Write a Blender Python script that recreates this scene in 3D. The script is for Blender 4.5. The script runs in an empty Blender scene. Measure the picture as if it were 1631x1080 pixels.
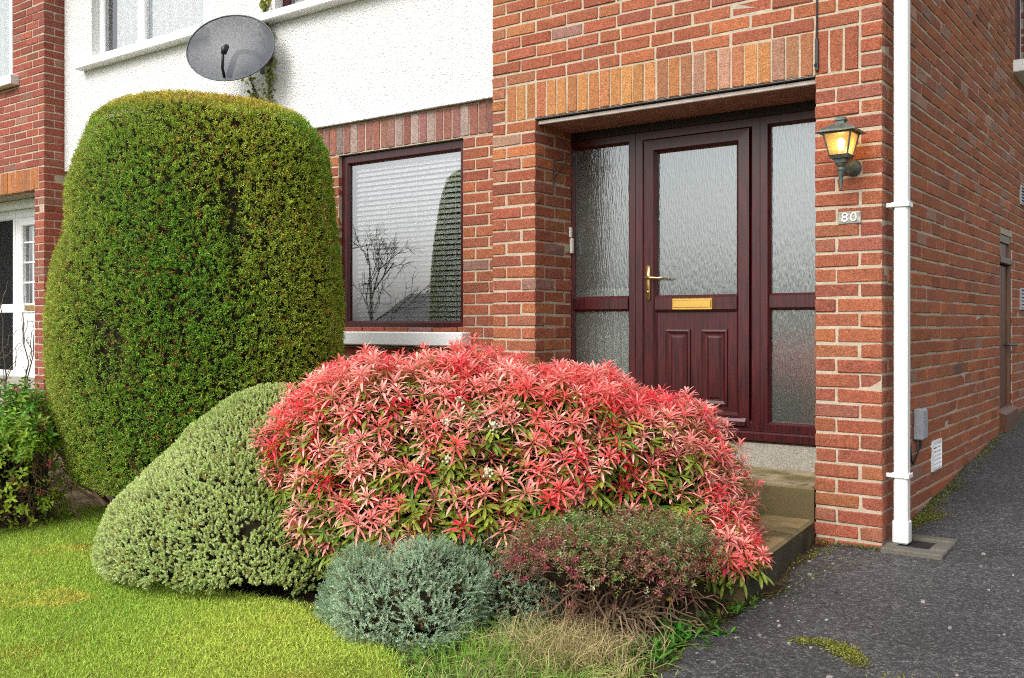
import bpy, math, random
import numpy as np
from mathutils import Matrix, Vector
rng = np.random.default_rng(7)
random.seed(7)
sc = bpy.context.scene
COL = sc.collection
R_ = math.radians

# ------------------------------------------------------------------ camera, sky, sun, exposure
cam = bpy.data.objects.new("camera", bpy.data.cameras.new("camera"))
COL.objects.link(cam)
cam.location = (1.3075, -4.8345, 1.1494)
YAW = 0.6313
cam.rotation_euler = (math.pi / 2, 0, YAW)
cam.data.sensor_width = 36.0
cam.data.lens = 36.0 * 1534 / 1631
cam.data.shift_y = -25.3 / 1631
cam.data.clip_start = 0.05
cam.data.clip_end = 2000
sc.camera = cam

SUN_EL, SUN_AZ = R_(44), R_(188)          # azimuth clockwise from +Y (north): light comes from the front left
w = bpy.data.worlds.new("World"); sc.world = w; w.use_nodes = True
nt = w.node_tree; nt.nodes.clear()
sky = nt.nodes.new("ShaderNodeTexSky"); sky.sky_type = 'NISHITA'; sky.sun_disc = False
sky.sun_elevation = SUN_EL; sky.sun_rotation = SUN_AZ
sky.air_density = 1.0; sky.dust_density = 4.0; sky.ozone_density = 1.0
hs = nt.nodes.new("ShaderNodeHueSaturation"); hs.inputs["Saturation"].default_value = 0.25
bg = nt.nodes.new("ShaderNodeBackground"); bg.inputs["Strength"].default_value = 0.15
wo = nt.nodes.new("ShaderNodeOutputWorld")
nt.links.new(sky.outputs[0], hs.inputs["Color"]); nt.links.new(hs.outputs[0], bg.inputs[0]); nt.links.new(bg.outputs[0], wo.inputs[0])

sun = bpy.data.objects.new("sun", bpy.data.lights.new("sun", 'SUN')); COL.objects.link(sun)
sun.data.energy = 1.35; sun.data.angle = R_(48); sun.data.color = (1.0, 0.95, 0.88)
sd = Vector((math.sin(SUN_AZ) * math.cos(SUN_EL), math.cos(SUN_AZ) * math.cos(SUN_EL), math.sin(SUN_EL)))
sun.rotation_euler = sd.to_track_quat('Z', 'Y').to_euler()
sun.location = (0, -10, 10)

sc.view_settings.view_transform = 'Standard'
sc.view_settings.look = 'None'
sc.view_settings.exposure = 0.68
sc.view_settings.gamma = 1.0
sc.render.film_transparent = False
sc.cycles.filter_width = 1.05
sc.cycles.use_denoising = False
sc.cycles.max_bounces = 8
sc.cycles.transparent_max_bounces = 12

# ------------------------------------------------------------------ mesh helpers
def _template():
    idx = {}; sg = []
    for c in range(8):
        s = (1 if c & 1 else -1, 1 if c & 2 else -1, 1 if c & 4 else -1)
        for a in range(3):
            idx[(s, a)] = len(sg); sg.append((s, a))
    Q, T = [], []
    S = (-1, 1)
    for a in range(3):
        b, c = (a + 1) % 3, (a + 2) % 3
        for s in S:
            q = []
            for sb, scc in ((-1, -1), (1, -1), (1, 1), (-1, 1)):
                v = [0, 0, 0]; v[a] = s; v[b] = sb; v[c] = scc
                q.append(idx[(tuple(v), a)])
            Q.append(q)
    for a in range(3):
        b, c = (a + 1) % 3, (a + 2) % 3            # edge along a, between faces b and c
        for sb in S:
            for scc in S:
                v0 = [0, 0, 0]; v0[a] = -1; v0[b] = sb; v0[c] = scc
                v1 = list(v0); v1[a] = 1
                Q.append([idx[(tuple(v0), b)], idx[(tuple(v1), b)], idx[(tuple(v1), c)], idx[(tuple(v0), c)]])
    for c in range(8):
        s = (1 if c & 1 else -1, 1 if c & 2 else -1, 1 if c & 4 else -1)
        T.append([idx[(s, 0)], idx[(s, 1)], idx[(s, 2)]])
    def pos(i):
        s, a = sg[i]
        return np.array([s[k] * (1.0 if k == a else 0.8) for k in range(3)])
    for L in (Q, T):
        for f in L:
            p = [pos(i) for i in f]
            n = np.cross(p[1] - p[0], p[2] - p[0])
            if np.dot(n, sum(p)) < 0: f.reverse()
    sgn = np.array([s for s, a in sg], float)
    full = np.array([[1.0 if k == a else 0.0 for k in range(3)] for s, a in sg])
    return sgn, full, np.array(Q), np.array(T)
TS, TF, TQ, TT = _template()

class MB:
    """collects quads and triangles, then links them as one mesh object"""
    def __init__(self):
        self.V = []; self.Q = []; self.T = []; self.CQ = []; self.CT = []; self.n = 0
    def add(self, V, Q=None, T=None, col=(1, 1, 1), cq=None, ct=None):
        V = np.asarray(V, float).reshape(-1, 3)
        if Q is not None and len(Q):
            Q = np.asarray(Q).reshape(-1, 4); self.Q.append(Q + self.n)
            self.CQ.append(cq if cq is not None else np.tile(np.asarray(col, float), (len(Q), 1)))
        if T is not None and len(T):
            T = np.asarray(T).reshape(-1, 3); self.T.append(T + self.n)
            self.CT.append(ct if ct is not None else np.tile(np.asarray(col, float), (len(T), 1)))
        self.V.append(V); self.n += len(V)
        return self
    def box(self, x0, x1, y0, y1, z0, z1, b=0.004, col=(1, 1, 1), jit=0.0, rot=None):
        h = np.array([x1 - x0, y1 - y0, z1 - z0]) / 2; c = np.array([x0 + x1, y0 + y1, z0 + z1]) / 2
        b = min(b, h.min() * 0.8)
        V = TS * (h - b * (1 - TF))
        if jit: V = V + rng.normal(0, jit, V.shape)
        if rot is not None: V = V @ np.array(rot).T
        return self.add(V + c, TQ, TT, col)
    def boxes(self, B, cols, b=0.004, jit=0.0):
        B = np.asarray(B, float); n = len(B)
        h = (B[:, 1::2] - B[:, 0::2]) / 2; c = (B[:, 1::2] + B[:, 0::2]) / 2
        V = TS[None] * (h[:, None, :] - b * (1 - TF)[None])
        V = V + c[:, None, :]
        if jit: V = V + rng.normal(0, jit, V.shape) + rng.normal(0, jit, (n, 1, 3))
        off = (np.arange(n) * 24)[:, None, None]
        cols = np.asarray(cols, float)
        return self.add(V.reshape(-1, 3), (TQ[None] + off).reshape(-1, 4), (TT[None] + off).reshape(-1, 3),
                        cq=np.repeat(cols, len(TQ), 0), ct=np.repeat(cols, len(TT), 0))
    def quad(self, a, b, c, d, col=(1, 1, 1)):
        return self.add([a, b, c, d], [[0, 1, 2, 3]], col=col)
    def ringframe(self, x0, x1, z0, z1, prof, col=(1, 1, 1), ax='y'):
        """mitred rectangular frame: profile is (inset, depth) from the outside in"""
        V = []
        for i, d in prof:
            for px, pz in ((x0 + i, z0 + i), (x1 - i, z0 + i), (x1 - i, z1 - i), (x0 + i, z1 - i)):
                V.append((px, d, pz) if ax == 'y' else (d, px, pz))
        Q = []
        for k in range(len(prof) - 1):
            for j in range(4):
                a, b = k * 4 + j, k * 4 + (j + 1) % 4
                q = [a, b, b + 4, a + 4]
                if ax != 'y': q.reverse()
                Q.append(q)
        return self.add(V, Q, col=col)
    def tube(self, P, r, n=8, col=(1, 1, 1), cap=True):
        P = np.asarray(P, float); m = len(P)
        r = np.broadcast_to(np.asarray(r, float), (m,))
        D = np.gradient(P, axis=0); D /= np.linalg.norm(D, axis=1)[:, None] + 1e-12
        up = np.array([0, 0, 1.0]) if abs(D[0][2]) < 0.9 else np.array([1.0, 0, 0])
        V = []
        for i in range(m):
            s = np.cross(D[i], up); s /= np.linalg.norm(s) + 1e-12
            t = np.cross(s, D[i]); up = t
            for k in range(n):
                a = 2 * math.pi * k / n
                V.append(P[i] + r[i] * (math.cos(a) * s + math.sin(a) * t))
        Q = [[i * n + k, i * n + (k + 1) % n, (i + 1) * n + (k + 1) % n, (i + 1) * n + k] for i in range(m - 1) for k in range(n)]
        T = []
        if cap:
            V += [P[0], P[-1]]
            for k in range(n):
                T.append([m * n, (k + 1) % n, k]); T.append([m * n + 1, (m - 1) * n + k, (m - 1) * n + (k + 1) % n])
        return self.add(V, Q, T, col)
    def lathe(self, prof, c, n=24, col=(1, 1, 1), rot=None):
        V = []
        for r, z in prof:
            for k in range(n):
                a = 2 * math.pi * (k + .5) / n
                V.append((r * math.cos(a), r * math.sin(a), z))
        V = np.array(V)
        if rot is not None: V = V @ np.array(rot).T
        Q = [[i * n + k, i * n + (k + 1) % n, (i + 1) * n + (k + 1) % n, (i + 1) * n + k] for i in range(len(prof) - 1) for k in range(n)]
        return self.add(V + np.array(c), Q, col=col)
    def prism(self, poly, y0, y1, col=(1, 1, 1), ax=1):
        """extrude a convex polygon in the two remaining axes"""
        n = len(poly); V = []
        for d in (y0, y1):
            for a, b in poly:
                V.append({0: (d, a, b), 1: (a, d, b), 2: (a, b, d)}[ax])
        V += [tuple(np.mean(V[:n], 0)), tuple(np.mean(V[n:], 0))]
        Q = [[k, (k + 1) % n, n + (k + 1) % n, n + k] for k in range(n)]
        T = [[2 * n, (k + 1) % n, k] for k in range(n)] + [[2 * n + 1, n + k, n + (k + 1) % n] for k in range(n)]
        return self.add(V, Q, T, col)
    def build(self, name, mat, parent=None, smooth=False, label=None):
        V = np.concatenate(self.V)
        Q = np.concatenate(self.Q) if self.Q else np.zeros((0, 4), int)
        T = np.concatenate(self.T) if self.T else np.zeros((0, 3), int)
        me = bpy.data.meshes.new(name)
        nq, ntr = len(Q), len(T)
        me.vertices.add(len(V)); me.vertices.foreach_set("co", V.astype(np.float32).ravel())
        me.loops.add(nq * 4 + ntr * 3)
        me.loops.foreach_set("vertex_index", np.concatenate([Q.ravel(), T.ravel()]).astype(np.int32))
        me.polygons.add(nq + ntr)
        me.polygons.foreach_set("loop_start", np.concatenate([np.arange(nq) * 4, nq * 4 + np.arange(ntr) * 3]).astype(np.int32))
        me.update(calc_edges=True)
        cols = np.concatenate(([*self.CQ] if self.CQ else []) + ([*self.CT] if self.CT else []))
        at = me.attributes.new("tint", 'FLOAT_COLOR', 'FACE')
        at.data.foreach_set("color", np.concatenate([cols, np.ones((len(cols), 1))], 1).astype(np.float32).ravel())
        me.polygons.foreach_set("use_smooth", np.full(nq + ntr, smooth))
        me.validate()
        me.materials.append(mat)
        o = bpy.data.objects.new(name, me); COL.objects.link(o)
        if parent is not None: adopt(o, parent)
        if label: o["label"] = label
        return o

def absloc(o):
    v = Vector(o.location); p = o.parent
    return v
def adopt(o, p):
    o.parent = p
    if p.type == 'EMPTY': o.matrix_parent_inverse = Matrix.Translation(-Vector(p.location))
def thing(name, label, cat, loc=(0, 0, 0), group=None):
    o = bpy.data.objects.new(name, None); COL.objects.link(o)
    o.location = loc; o.empty_display_size = 0.1
    return tag(o, label, cat, group)
def tag(o, label, cat=None, group=None):
    o["label"] = label
    if cat: o["category"] = cat
    if group: o["group"] = group
    return o
def setting(o, label, cat, kind="structure"):
    tag(o, label, cat); o["kind"] = kind
    return o

def sn(p, freq, seed, octs=2):
    """smooth pseudo noise in about -1..1"""
    r = np.random.default_rng(seed); out = np.zeros(len(p)); amp = 1.0; tot = 0
    for o in range(octs):
        acc = np.zeros(len(p))
        for k in range(6):
            d = r.normal(size=3); d /= np.linalg.norm(d)
            acc += np.sin(p @ (d * freq * (0.7 + 0.6 * r.random())) + r.random() * 6.28)
        out += amp * acc / 2.6; tot += amp; amp *= 0.5; freq *= 2.1
    return out / tot

# ------------------------------------------------------------------ materials
def newmat(name):
    m = bpy.data.materials.new(name); m.use_nodes = True
    nt = m.node_tree; nt.nodes.clear()
    return m, nt, (lambda t: nt.nodes.new(t)), nt.links.new
def rgba(c): return (c[0], c[1], c[2], 1)
def mat(name, color=(.5, .5, .5), rough=.6, tint=False, noise=None, noise2=None, bump=None, bump2=None, metallic=0, spec=.5,
        translucent=0, coat=0, stretch=(1, 1, 1), alpha=None, nmix=None, emission=None):
    """noise=(scale, amount): value variation; nmix=(scale, lo, hi, colour): patches of another colour; bump=(scale, strength, distance)"""
    m, nt, N, L = newmat(name)
    out = N("ShaderNodeOutputMaterial"); p = N("ShaderNodeBsdfPrincipled")
    p.inputs["Roughness"].default_value = rough; p.inputs["Metallic"].default_value = metallic
    p.inputs["Specular IOR Level"].default_value = spec; p.inputs["Coat Weight"].default_value = coat
    tc = N("ShaderNodeTexCoord"); mp = N("ShaderNodeMapping"); mp.inputs["Scale"].default_value = stretch
    L(tc.outputs["Object"], mp.inputs["Vector"])
    if tint:
        a = N("ShaderNodeAttribute"); a.attribute_name = "tint"; cur = a.outputs["Color"]
        if color != (.5, .5, .5):
            mm = N("ShaderNodeMix"); mm.data_type = 'RGBA'; mm.blend_type = 'MULTIPLY'; mm.inputs["Factor"].default_value = 1
            L(cur, mm.inputs[6]); mm.inputs[7].default_value = rgba(color); cur = mm.outputs[2]
    else:
        c = N("ShaderNodeRGB"); c.outputs[0].default_value = rgba(color); cur = c.outputs[0]
    def ntex(s, det=4):
        n = N("ShaderNodeTexNoise"); n.inputs["Scale"].default_value = s; n.inputs["Detail"].default_value = det
        L(mp.outputs[0], n.inputs["Vector"]); return n
    for nm in (nmix if isinstance(nmix, list) else [nmix] if nmix else []):
        n = ntex(nm[0]); r = N("ShaderNodeMapRange"); r.inputs["From Min"].default_value = nm[1]; r.inputs["From Max"].default_value = nm[2]
        L(n.outputs["Fac"], r.inputs["Value"])
        mm = N("ShaderNodeMix"); mm.data_type = 'RGBA'; L(r.outputs[0], mm.inputs["Factor"]); L(cur, mm.inputs[6]); mm.inputs[7].default_value = rgba(nm[3])
        cur = mm.outputs[2]
    for nz in (noise, noise2):
        if nz:
            n = ntex(nz[0]); r = N("ShaderNodeMapRange"); r.inputs["From Min"].default_value = .25; r.inputs["From Max"].default_value = .75
            r.inputs["To Min"].default_value = 1 - nz[1]; r.inputs["To Max"].default_value = 1 + nz[1]
            L(n.outputs["Fac"], r.inputs["Value"])
            mm = N("ShaderNodeVectorMath"); mm.operation = 'SCALE'; L(cur, mm.inputs[0]); L(r.outputs[0], mm.inputs["Scale"]); cur = mm.outputs[0]
    L(cur, p.inputs["Base Color"])
    prev = None
    for b in (bump, bump2):
        if b:
            n = ntex(b[0], 5); bn = N("ShaderNodeBump"); bn.inputs["Strength"].default_value = b[1]; bn.inputs["Distance"].default_value = b[2]
            L(n.outputs["Fac"], bn.inputs["Height"])
            if prev is not None: L(prev, bn.inputs["Normal"])
            prev = bn.outputs[0]
    if prev is not None: L(prev, p.inputs["Normal"])
    if emission: p.inputs["Emission Color"].default_value = rgba(emission[0]); p.inputs["Emission Strength"].default_value = emission[1]
    sh = p.outputs[0]
    if translucent:
        t = N("ShaderNodeBsdfTranslucent"); L(cur, t.inputs["Color"])
        mx = N("ShaderNodeMixShader"); mx.inputs[0].default_value = translucent; L(sh, mx.inputs[1]); L(t.outputs[0], mx.inputs[2]); sh = mx.outputs[0]
    if alpha is not None:
        t = N("ShaderNodeBsdfTransparent")
        mx = N("ShaderNodeMixShader"); mx.inputs[0].default_value = alpha; L(t.outputs[0], mx.inputs[1]); L(sh, mx.inputs[2]); sh = mx.outputs[0]
    L(sh, out.inputs[0])
    return m

M = {}
M['brick'] = mat('brick', tint=True, rough=.85, noise=(35, .22), noise2=(125, .48), bump=(170, .9, .005), bump2=(28, .35, .006), spec=.25)
M['mortar'] = mat('mortar', (.42, .355, .265), rough=.95, noise=(14, .16), noise2=(150, .2), bump=(140, .6, .003), spec=.1,
                  nmix=[(2.2, .55, .72, (.36, .34, .28))])
M['mortar_dark'] = mat('mortar_dark', (.45, .38, .29), rough=.95, noise=(14, .2), noise2=(150, .2), bump=(140, .6, .003), spec=.1)
M['white_paint'] = mat('white_paint', (.80, .80, .79), rough=.5, noise=(5, .04), bump=(60, .1, .002), nmix=[(9, .66, .8, (.55, .55, .5))])
M['upvc'] = mat('upvc', (.82, .83, .84), rough=.28, noise=(3, .03))
M['pipe'] = mat('pipe', (.82, .82, .80), rough=.35, noise=(4, .04), stretch=(1, 1, .3), nmix=[(7, .60, .78, (.60, .58, .50))])
M['steel'] = mat('steel', (.12, .12, .13), rough=.5, metallic=.3, noise=(30, .2))
M['black'] = mat('black', (.012, .012, .014), rough=.45)
M['grey_plastic'] = mat('grey_plastic', (.33, .35, .38), rough=.5, noise=(20, .08))
M['concrete'] = mat('concrete', (.30, .285, .24), rough=.9, noise=(4, .14), noise2=(160, .45), bump=(190, .6, .003), spec=.2)
M['step'] = mat('step', (.20, .155, .085), tint=True, rough=.85, noise=(3.5, .3), noise2=(130, .22), bump=(150, .45, .003), bump2=(10, .2, .01), spec=.3,
                nmix=[(4, .45, .62, (.115, .092, .038)), (1.9, .56, .7, (.30, .25, .155)), (9, .6, .72, (.07, .068, .026))])
M['gully'] = mat('gully', (.10, .092, .075), rough=.9, noise=(9, .25), noise2=(120, .3), bump=(120, .5, .003))
M['gold'] = mat('gold', (.75, .48, .12), rough=.28, metallic=.9, noise=(30, .08))
M['brass'] = mat('brass', (.62, .45, .20), rough=.32, metallic=.9, noise=(60, .15))
M['lampmetal'] = mat('lampmetal', (.10, .12, .105), rough=.55, metallic=.4, noise=(40, .5), bump=(90, .3, .002))
M['cream'] = mat('cream', (.66, .65, .55), rough=.5)
M['soffit'] = mat('soffit', (.30, .15, .10), rough=.7, noise=(12, .2))
M['trimstrip'] = mat('trimstrip', (.42, .36, .32), rough=.6, noise=(20, .2))
M['plaque'] = mat('plaque', (.30, .29, .25), rough=.8, noise=(60, .5), bump=(150, .5, .002))
M['roof'] = mat('roof', (.09, .08, .08), rough=.8, noise=(8, .25))
M['pale_wall'] = mat('pale_wall', (.40, .41, .38), rough=.8)
M['dark_wall'] = mat('dark_wall', (.10, .10, .10), rough=.9)
M['wood_brown'] = mat('wood_brown', (.20, .085, .03), rough=.5, noise=(8, .3), stretch=(6, 6, .6))
M['side_wood'] = mat('side_wood', (.115, .045, .022), rough=.42, noise=(9, .35), noise2=(40, .25), stretch=(5, 5, .4), bump=(60, .3, .002))
M['slat'] = mat('slat', (.88, .89, .88), rough=.4, translucent=.2)
M['curtain'] = mat('curtain', (.88, .90, .88), rough=.8, translucent=.15)
M['stem'] = mat('stem', tint=True, rough=.85, noise=(60, .3), bump=(120, .4, .002))
M['leaf'] = mat('leaf', tint=True, rough=.42, translucent=.32, noise=(45, .12), spec=.45)
M['needle'] = mat('needle', tint=True, rough=.5, translucent=.35, spec=.35)
M['pink'] = mat('pink', tint=True, rough=.38, translucent=.36, noise=(60, .10), spec=.4)
M['petal'] = mat('petal', tint=True, rough=.6, translucent=.3)
M['grass'] = mat('grass', tint=True, rough=.55, translucent=.25, spec=.3)
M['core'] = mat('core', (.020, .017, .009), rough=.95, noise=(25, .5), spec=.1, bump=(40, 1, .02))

def mahogany():
    m, nt, N, L = newmat('mahogany')
    out = N("ShaderNodeOutputMaterial"); p = N("ShaderNodeBsdfPrincipled")
    tc = N("ShaderNodeTexCoord"); mp = N("ShaderNodeMapping"); mp.inputs["Scale"].default_value = (1, 1, .06)
    L(tc.outputs["Object"], mp.inputs["Vector"])
    n = N("ShaderNodeTexNoise"); n.inputs["Scale"].default_value = 85; n.inputs["Detail"].default_value = 6; n.inputs["Distortion"].default_value = .4
    L(mp.outputs[0], n.inputs["Vector"])
    cr = N("ShaderNodeValToRGB"); e = cr.color_ramp.elements
    e[0].position = .3; e[0].color = (.013, .0026, .0042, 1); e[1].position = .72; e[1].color = (.076, .0075, .0085, 1)
    L(n.outputs["Fac"], cr.inputs[0]); L(cr.outputs[0], p.inputs["Base Color"])
    bn = N("ShaderNodeBump"); bn.inputs["Strength"].default_value = .12; bn.inputs["Distance"].default_value = .002
    L(n.outputs["Fac"], bn.inputs["Height"]); L(bn.outputs[0], p.inputs["Normal"])
    p.inputs["Roughness"].default_value = .33; p.inputs["Specular IOR Level"].default_value = .5
    L(p.outputs[0], out.inputs[0]); return m
M['mahogany'] = mahogany()

def roughcast():
    m, nt, N, L = newmat('roughcast')
    out = N("ShaderNodeOutputMaterial"); p = N("ShaderNodeBsdfPrincipled")
    tc = N("ShaderNodeTexCoord")
    v = N("ShaderNodeTexVoronoi"); v.inputs["Scale"].default_value = 75; L(tc.outputs["Object"], v.inputs["Vector"])
    n = N("ShaderNodeTexNoise"); n.inputs["Scale"].default_value = 55; n.inputs["Detail"].default_value = 6; L(tc.outputs["Object"], n.inputs["Vector"])
    n2 = N("ShaderNodeTexNoise"); n2.inputs["Scale"].default_value = 34; n2.inputs["Detail"].default_value = 8; n2.inputs["Roughness"].default_value = .7; L(tc.outputs["Object"], n2.inputs["Vector"])
    r = N("ShaderNodeMapRange"); r.inputs["From Min"].default_value = .61; r.inputs["From Max"].default_value = .66; L(n2.outputs["Fac"], r.inputs["Value"])
    mx = N("ShaderNodeMix"); mx.data_type = 'RGBA'; L(r.outputs[0], mx.inputs["Factor"]); mx.inputs[6].default_value = (.73, .73, .72, 1); mx.inputs[7].default_value = (.36, .36, .36, 1)
    L(mx.outputs[2], p.inputs["Base Color"])
    b1 = N("ShaderNodeBump"); b1.inputs["Strength"].default_value = .9; b1.inputs["Distance"].default_value = .012; L(n.outputs["Fac"], b1.inputs["Height"])
    b2 = N("ShaderNodeBump"); b2.invert = True; b2.inputs["Strength"].default_value = .7; b2.inputs["Distance"].default_value = .008; L(v.outputs["Distance"], b2.inputs["Height"]); L(b1.outputs[0], b2.inputs["Normal"])
    L(b2.outputs[0], p.inputs["Normal"]); p.inputs["Roughness"].default_value = .85; p.inputs["Specular IOR Level"].default_value = .2
    L(p.outputs[0], out.inputs[0]); return m
M['roughcast'] = roughcast()

def clear_glass(name, refl=.32, tint=(.92, .95, .95), rough=.0):
    m, nt, N, L = newmat(name)
    out = N("ShaderNodeOutputMaterial"); g = N("ShaderNodeBsdfGlossy"); g.inputs["Roughness"].default_value = rough; g.inputs["Color"].default_value = (.95, .97, 1, 1)
    t = N("ShaderNodeBsdfTransparent"); t.inputs["Color"].default_value = rgba(tint)
    f = N("ShaderNodeFresnel"); f.inputs["IOR"].default_value = 1.5
    a = N("ShaderNodeMath"); a.operation = 'MULTIPLY_ADD'; L(f.outputs[0], a.inputs[0]); a.inputs[1].default_value = 1.6; a.inputs[2].default_value = refl; a.use_clamp = True
    mx = N("ShaderNodeMixShader"); L(a.outputs[0], mx.inputs[0]); L(t.outputs[0], mx.inputs[1]); L(g.outputs[0], mx.inputs[2]); L(mx.outputs[0], out.inputs[0])
    return m
M['glass'] = clear_glass('glass', .25)
M['glass_dim'] = clear_glass('glass_dim', .10, (.98, .99, .99))

def obscure_glass():
    m, nt, N, L = newmat('obscure_glass')
    out = N("ShaderNodeOutputMaterial")
    tc = N("ShaderNodeTexCoord"); mp = N("ShaderNodeMapping"); mp.inputs["Scale"].default_value = (1, 1, .16); L(tc.outputs["Object"], mp.inputs["Vector"])
    n = N("ShaderNodeTexNoise"); n.inputs["Scale"].default_value = 135; n.inputs["Detail"].default_value = 1.5; n.inputs["Distortion"].default_value = .1; L(mp.outputs[0], n.inputs["Vector"])
    b = N("ShaderNodeBump"); b.inputs["Strength"].default_value = .38; b.inputs["Distance"].default_value = .004; L(n.outputs["Fac"], b.inputs["Height"])
    g = N("ShaderNodeBsdfGlossy"); g.inputs["Roughness"].default_value = .16; g.inputs["Color"].default_value = (.78, .83, .86, 1); L(b.outputs[0], g.inputs["Normal"])
    t = N("ShaderNodeBsdfRefraction"); t.inputs["IOR"].default_value = 1.08; t.inputs["Roughness"].default_value = .30; t.inputs["Color"].default_value = (.80, .84, .80, 1)
    d = N("ShaderNodeBsdfDiffuse"); d.inputs["Color"].default_value = (.14, .16, .145, 1)
    mt = N("ShaderNodeMixShader"); mt.inputs[0].default_value = .40; L(t.outputs[0], mt.inputs[1]); L(d.outputs[0], mt.inputs[2])
    f = N("ShaderNodeFresnel"); f.inputs["IOR"].default_value = 1.5; L(b.outputs[0], f.inputs["Normal"])
    a = N("ShaderNodeMath"); a.operation = 'MULTIPLY_ADD'; L(f.outputs[0], a.inputs[0]); a.inputs[1].default_value = 1.6; a.inputs[2].default_value = .18; a.use_clamp = True
    mx = N("ShaderNodeMixShader"); L(a.outputs[0], mx.inputs[0]); L(mt.outputs[0], mx.inputs[1]); L(g.outputs[0], mx.inputs[2]); L(mx.outputs[0], out.inputs[0])
    return m
M['obscure'] = obscure_glass()

def asphalt():
    m, nt, N, L = newmat('asphalt')
    out = N("ShaderNodeOutputMaterial"); p = N("ShaderNodeBsdfPrincipled")
    tc = N("ShaderNodeTexCoord")
    v = N("ShaderNodeTexVoronoi"); v.inputs["Scale"].default_value = 88; L(tc.outputs["Object"], v.inputs["Vector"])
    v2 = N("ShaderNodeTexVoronoi"); v2.feature = 'DISTANCE_TO_EDGE'; v2.inputs["Scale"].default_value = 88; L(tc.outputs["Object"], v2.inputs["Vector"])
    sp = N("ShaderNodeSeparateColor"); L(v.outputs["Color"], sp.inputs[0])
    cr = N("ShaderNodeValToRGB"); e = cr.color_ramp.elements
    e[0].position = 0; e[0].color = (.048, .047, .049, 1); e[1].position = 1; e[1].color = (.22, .215, .215, 1)
    k = cr.color_ramp.elements.new(.55); k.color = (.10, .098, .102, 1); k = cr.color_ramp.elements.new(.88); k.color = (.155, .15, .152, 1)
    L(sp.outputs[0], cr.inputs[0])
    r = N("ShaderNodeMapRange"); r.inputs["From Max"].default_value = .12; r.inputs["To Min"].default_value = .22; L(v2.outputs["Distance"], r.inputs["Value"])
    s = N("ShaderNodeVectorMath"); s.operation = 'SCALE'; L(cr.outputs[0], s.inputs[0]); L(r.outputs[0], s.inputs["Scale"])
    n = N("ShaderNodeTexNoise"); n.inputs["Scale"].default_value = 1.6; n.inputs["Detail"].default_value = 5; L(tc.outputs["Object"], n.inputs["Vector"])
    r2 = N("ShaderNodeMapRange"); r2.inputs["From Min"].default_value = .3; r2.inputs["From Max"].default_value = .7; r2.inputs["To Min"].default_value = .46; r2.inputs["To Max"].default_value = .80; L(n.outputs["Fac"], r2.inputs["Value"])
    s2 = N("ShaderNodeVectorMath"); s2.operation = 'SCALE'; L(s.outputs[0], s2.inputs[0]); L(r2.outputs[0], s2.inputs["Scale"])
    L(s2.outputs[0], p.inputs["Base Color"])
    b = N("ShaderNodeBump"); b.inputs["Strength"].default_value = 1; b.inputs["Distance"].default_value = .005; L(v2.outputs["Distance"], b.inputs["Height"])
    n3 = N("ShaderNodeTexNoise"); n3.inputs["Scale"].default_value = 60; n3.inputs["Detail"].default_value = 4; L(tc.outputs["Object"], n3.inputs["Vector"])
    b2 = N("ShaderNodeBump"); b2.inputs["Strength"].default_value = .7; b2.inputs["Distance"].default_value = .008; L(n3.outputs["Fac"], b2.inputs["Height"]); L(b.outputs[0], b2.inputs["Normal"])
    L(b2.outputs[0], p.inputs["Normal"]); p.inputs["Roughness"].default_value = .62; p.inputs["Specular IOR Level"].default_value = .5
    L(p.outputs[0], out.inputs[0]); return m
M['asphalt'] = asphalt()
M['soil'] = mat('soil', (.060, .040, .024), rough=.95, noise=(7, .4), noise2=(60, .5), bump=(45, 1, .02), spec=.15, nmix=[(5, .52, .62, (.10, .085, .045))])
M['lawn'] = mat('lawn', (.18, .24, .03), rough=.95, noise=(9, .3), noise2=(140, .5), bump=(120, 1, .02), spec=.1,
                nmix=[(3, .56, .68, (.20, .15, .02))])
M['earth'] = mat('earth', (.10, .12, .04), rough=.95, noise=(.5, .3), spec=.1)

# ------------------------------------------------------------------ ground
def gz(x, y):
    x = np.asarray(x, float); y = np.asarray(y, float)
    return 0.05 + np.where(y > 0, .088 * np.minimum(y, 14), .045 * np.maximum(y, -9))
def sheet(name, poly_fn, xs, ys, dz, m, amp=0, fr=1, seed=1):
    X, Y = np.meshgrid(xs, ys, indexing='ij')
    Z = gz(X, Y) + dz
    P = np.stack([X, Y, Z], -1).reshape(-1, 3)
    if amp: P[:, 2] += amp * sn(P * [1, 1, 0], fr, seed)
    nx, ny = len(xs), len(ys)
    i = np.arange(nx * ny).reshape(nx, ny)
    Q = np.stack([i[:-1, :-1], i[1:, :-1], i[1:, 1:], i[:-1, 1:]], -1).reshape(-1, 4)
    if poly_fn is not None:
        c = P[Q].mean(1); Q = Q[poly_fn(c[:, 0], c[:, 1])]
    b = MB(); b.add(P, Q)
    return b.build(name, m, smooth=True)
o = sheet('ground', None, np.r_[-400, -100, np.linspace(-30, 30, 31), 100, 400], np.r_[-400, -100, -40, np.linspace(-20, 20, 41), 60, 400], -.03, M['earth'])
setting(o, 'ground the houses and gardens stand on', 'ground')
def edge_x(y):         # left edge of the drive
    return -.235 + .03 * np.sin(np.asarray(y) * 5.3) + .02 * np.sin(np.asarray(y) * 13.1)
ys = np.r_[np.linspace(-9, -3.05, 30), np.arange(-3.0, 1.0, .03), np.linspace(1.05, 12, 60)]; xo = np.r_[np.arange(0, 1.6, .02), np.linspace(1.62, 3.6, 20)]
XX = edge_x(ys)[None, :] + xo[:, None]; YY = np.broadcast_to(ys[None, :], XX.shape); P = np.stack([XX, YY, gz(XX, YY) + .004 - .03 * (xo[:, None] < .01)], -1).reshape(-1, 3)
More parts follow.
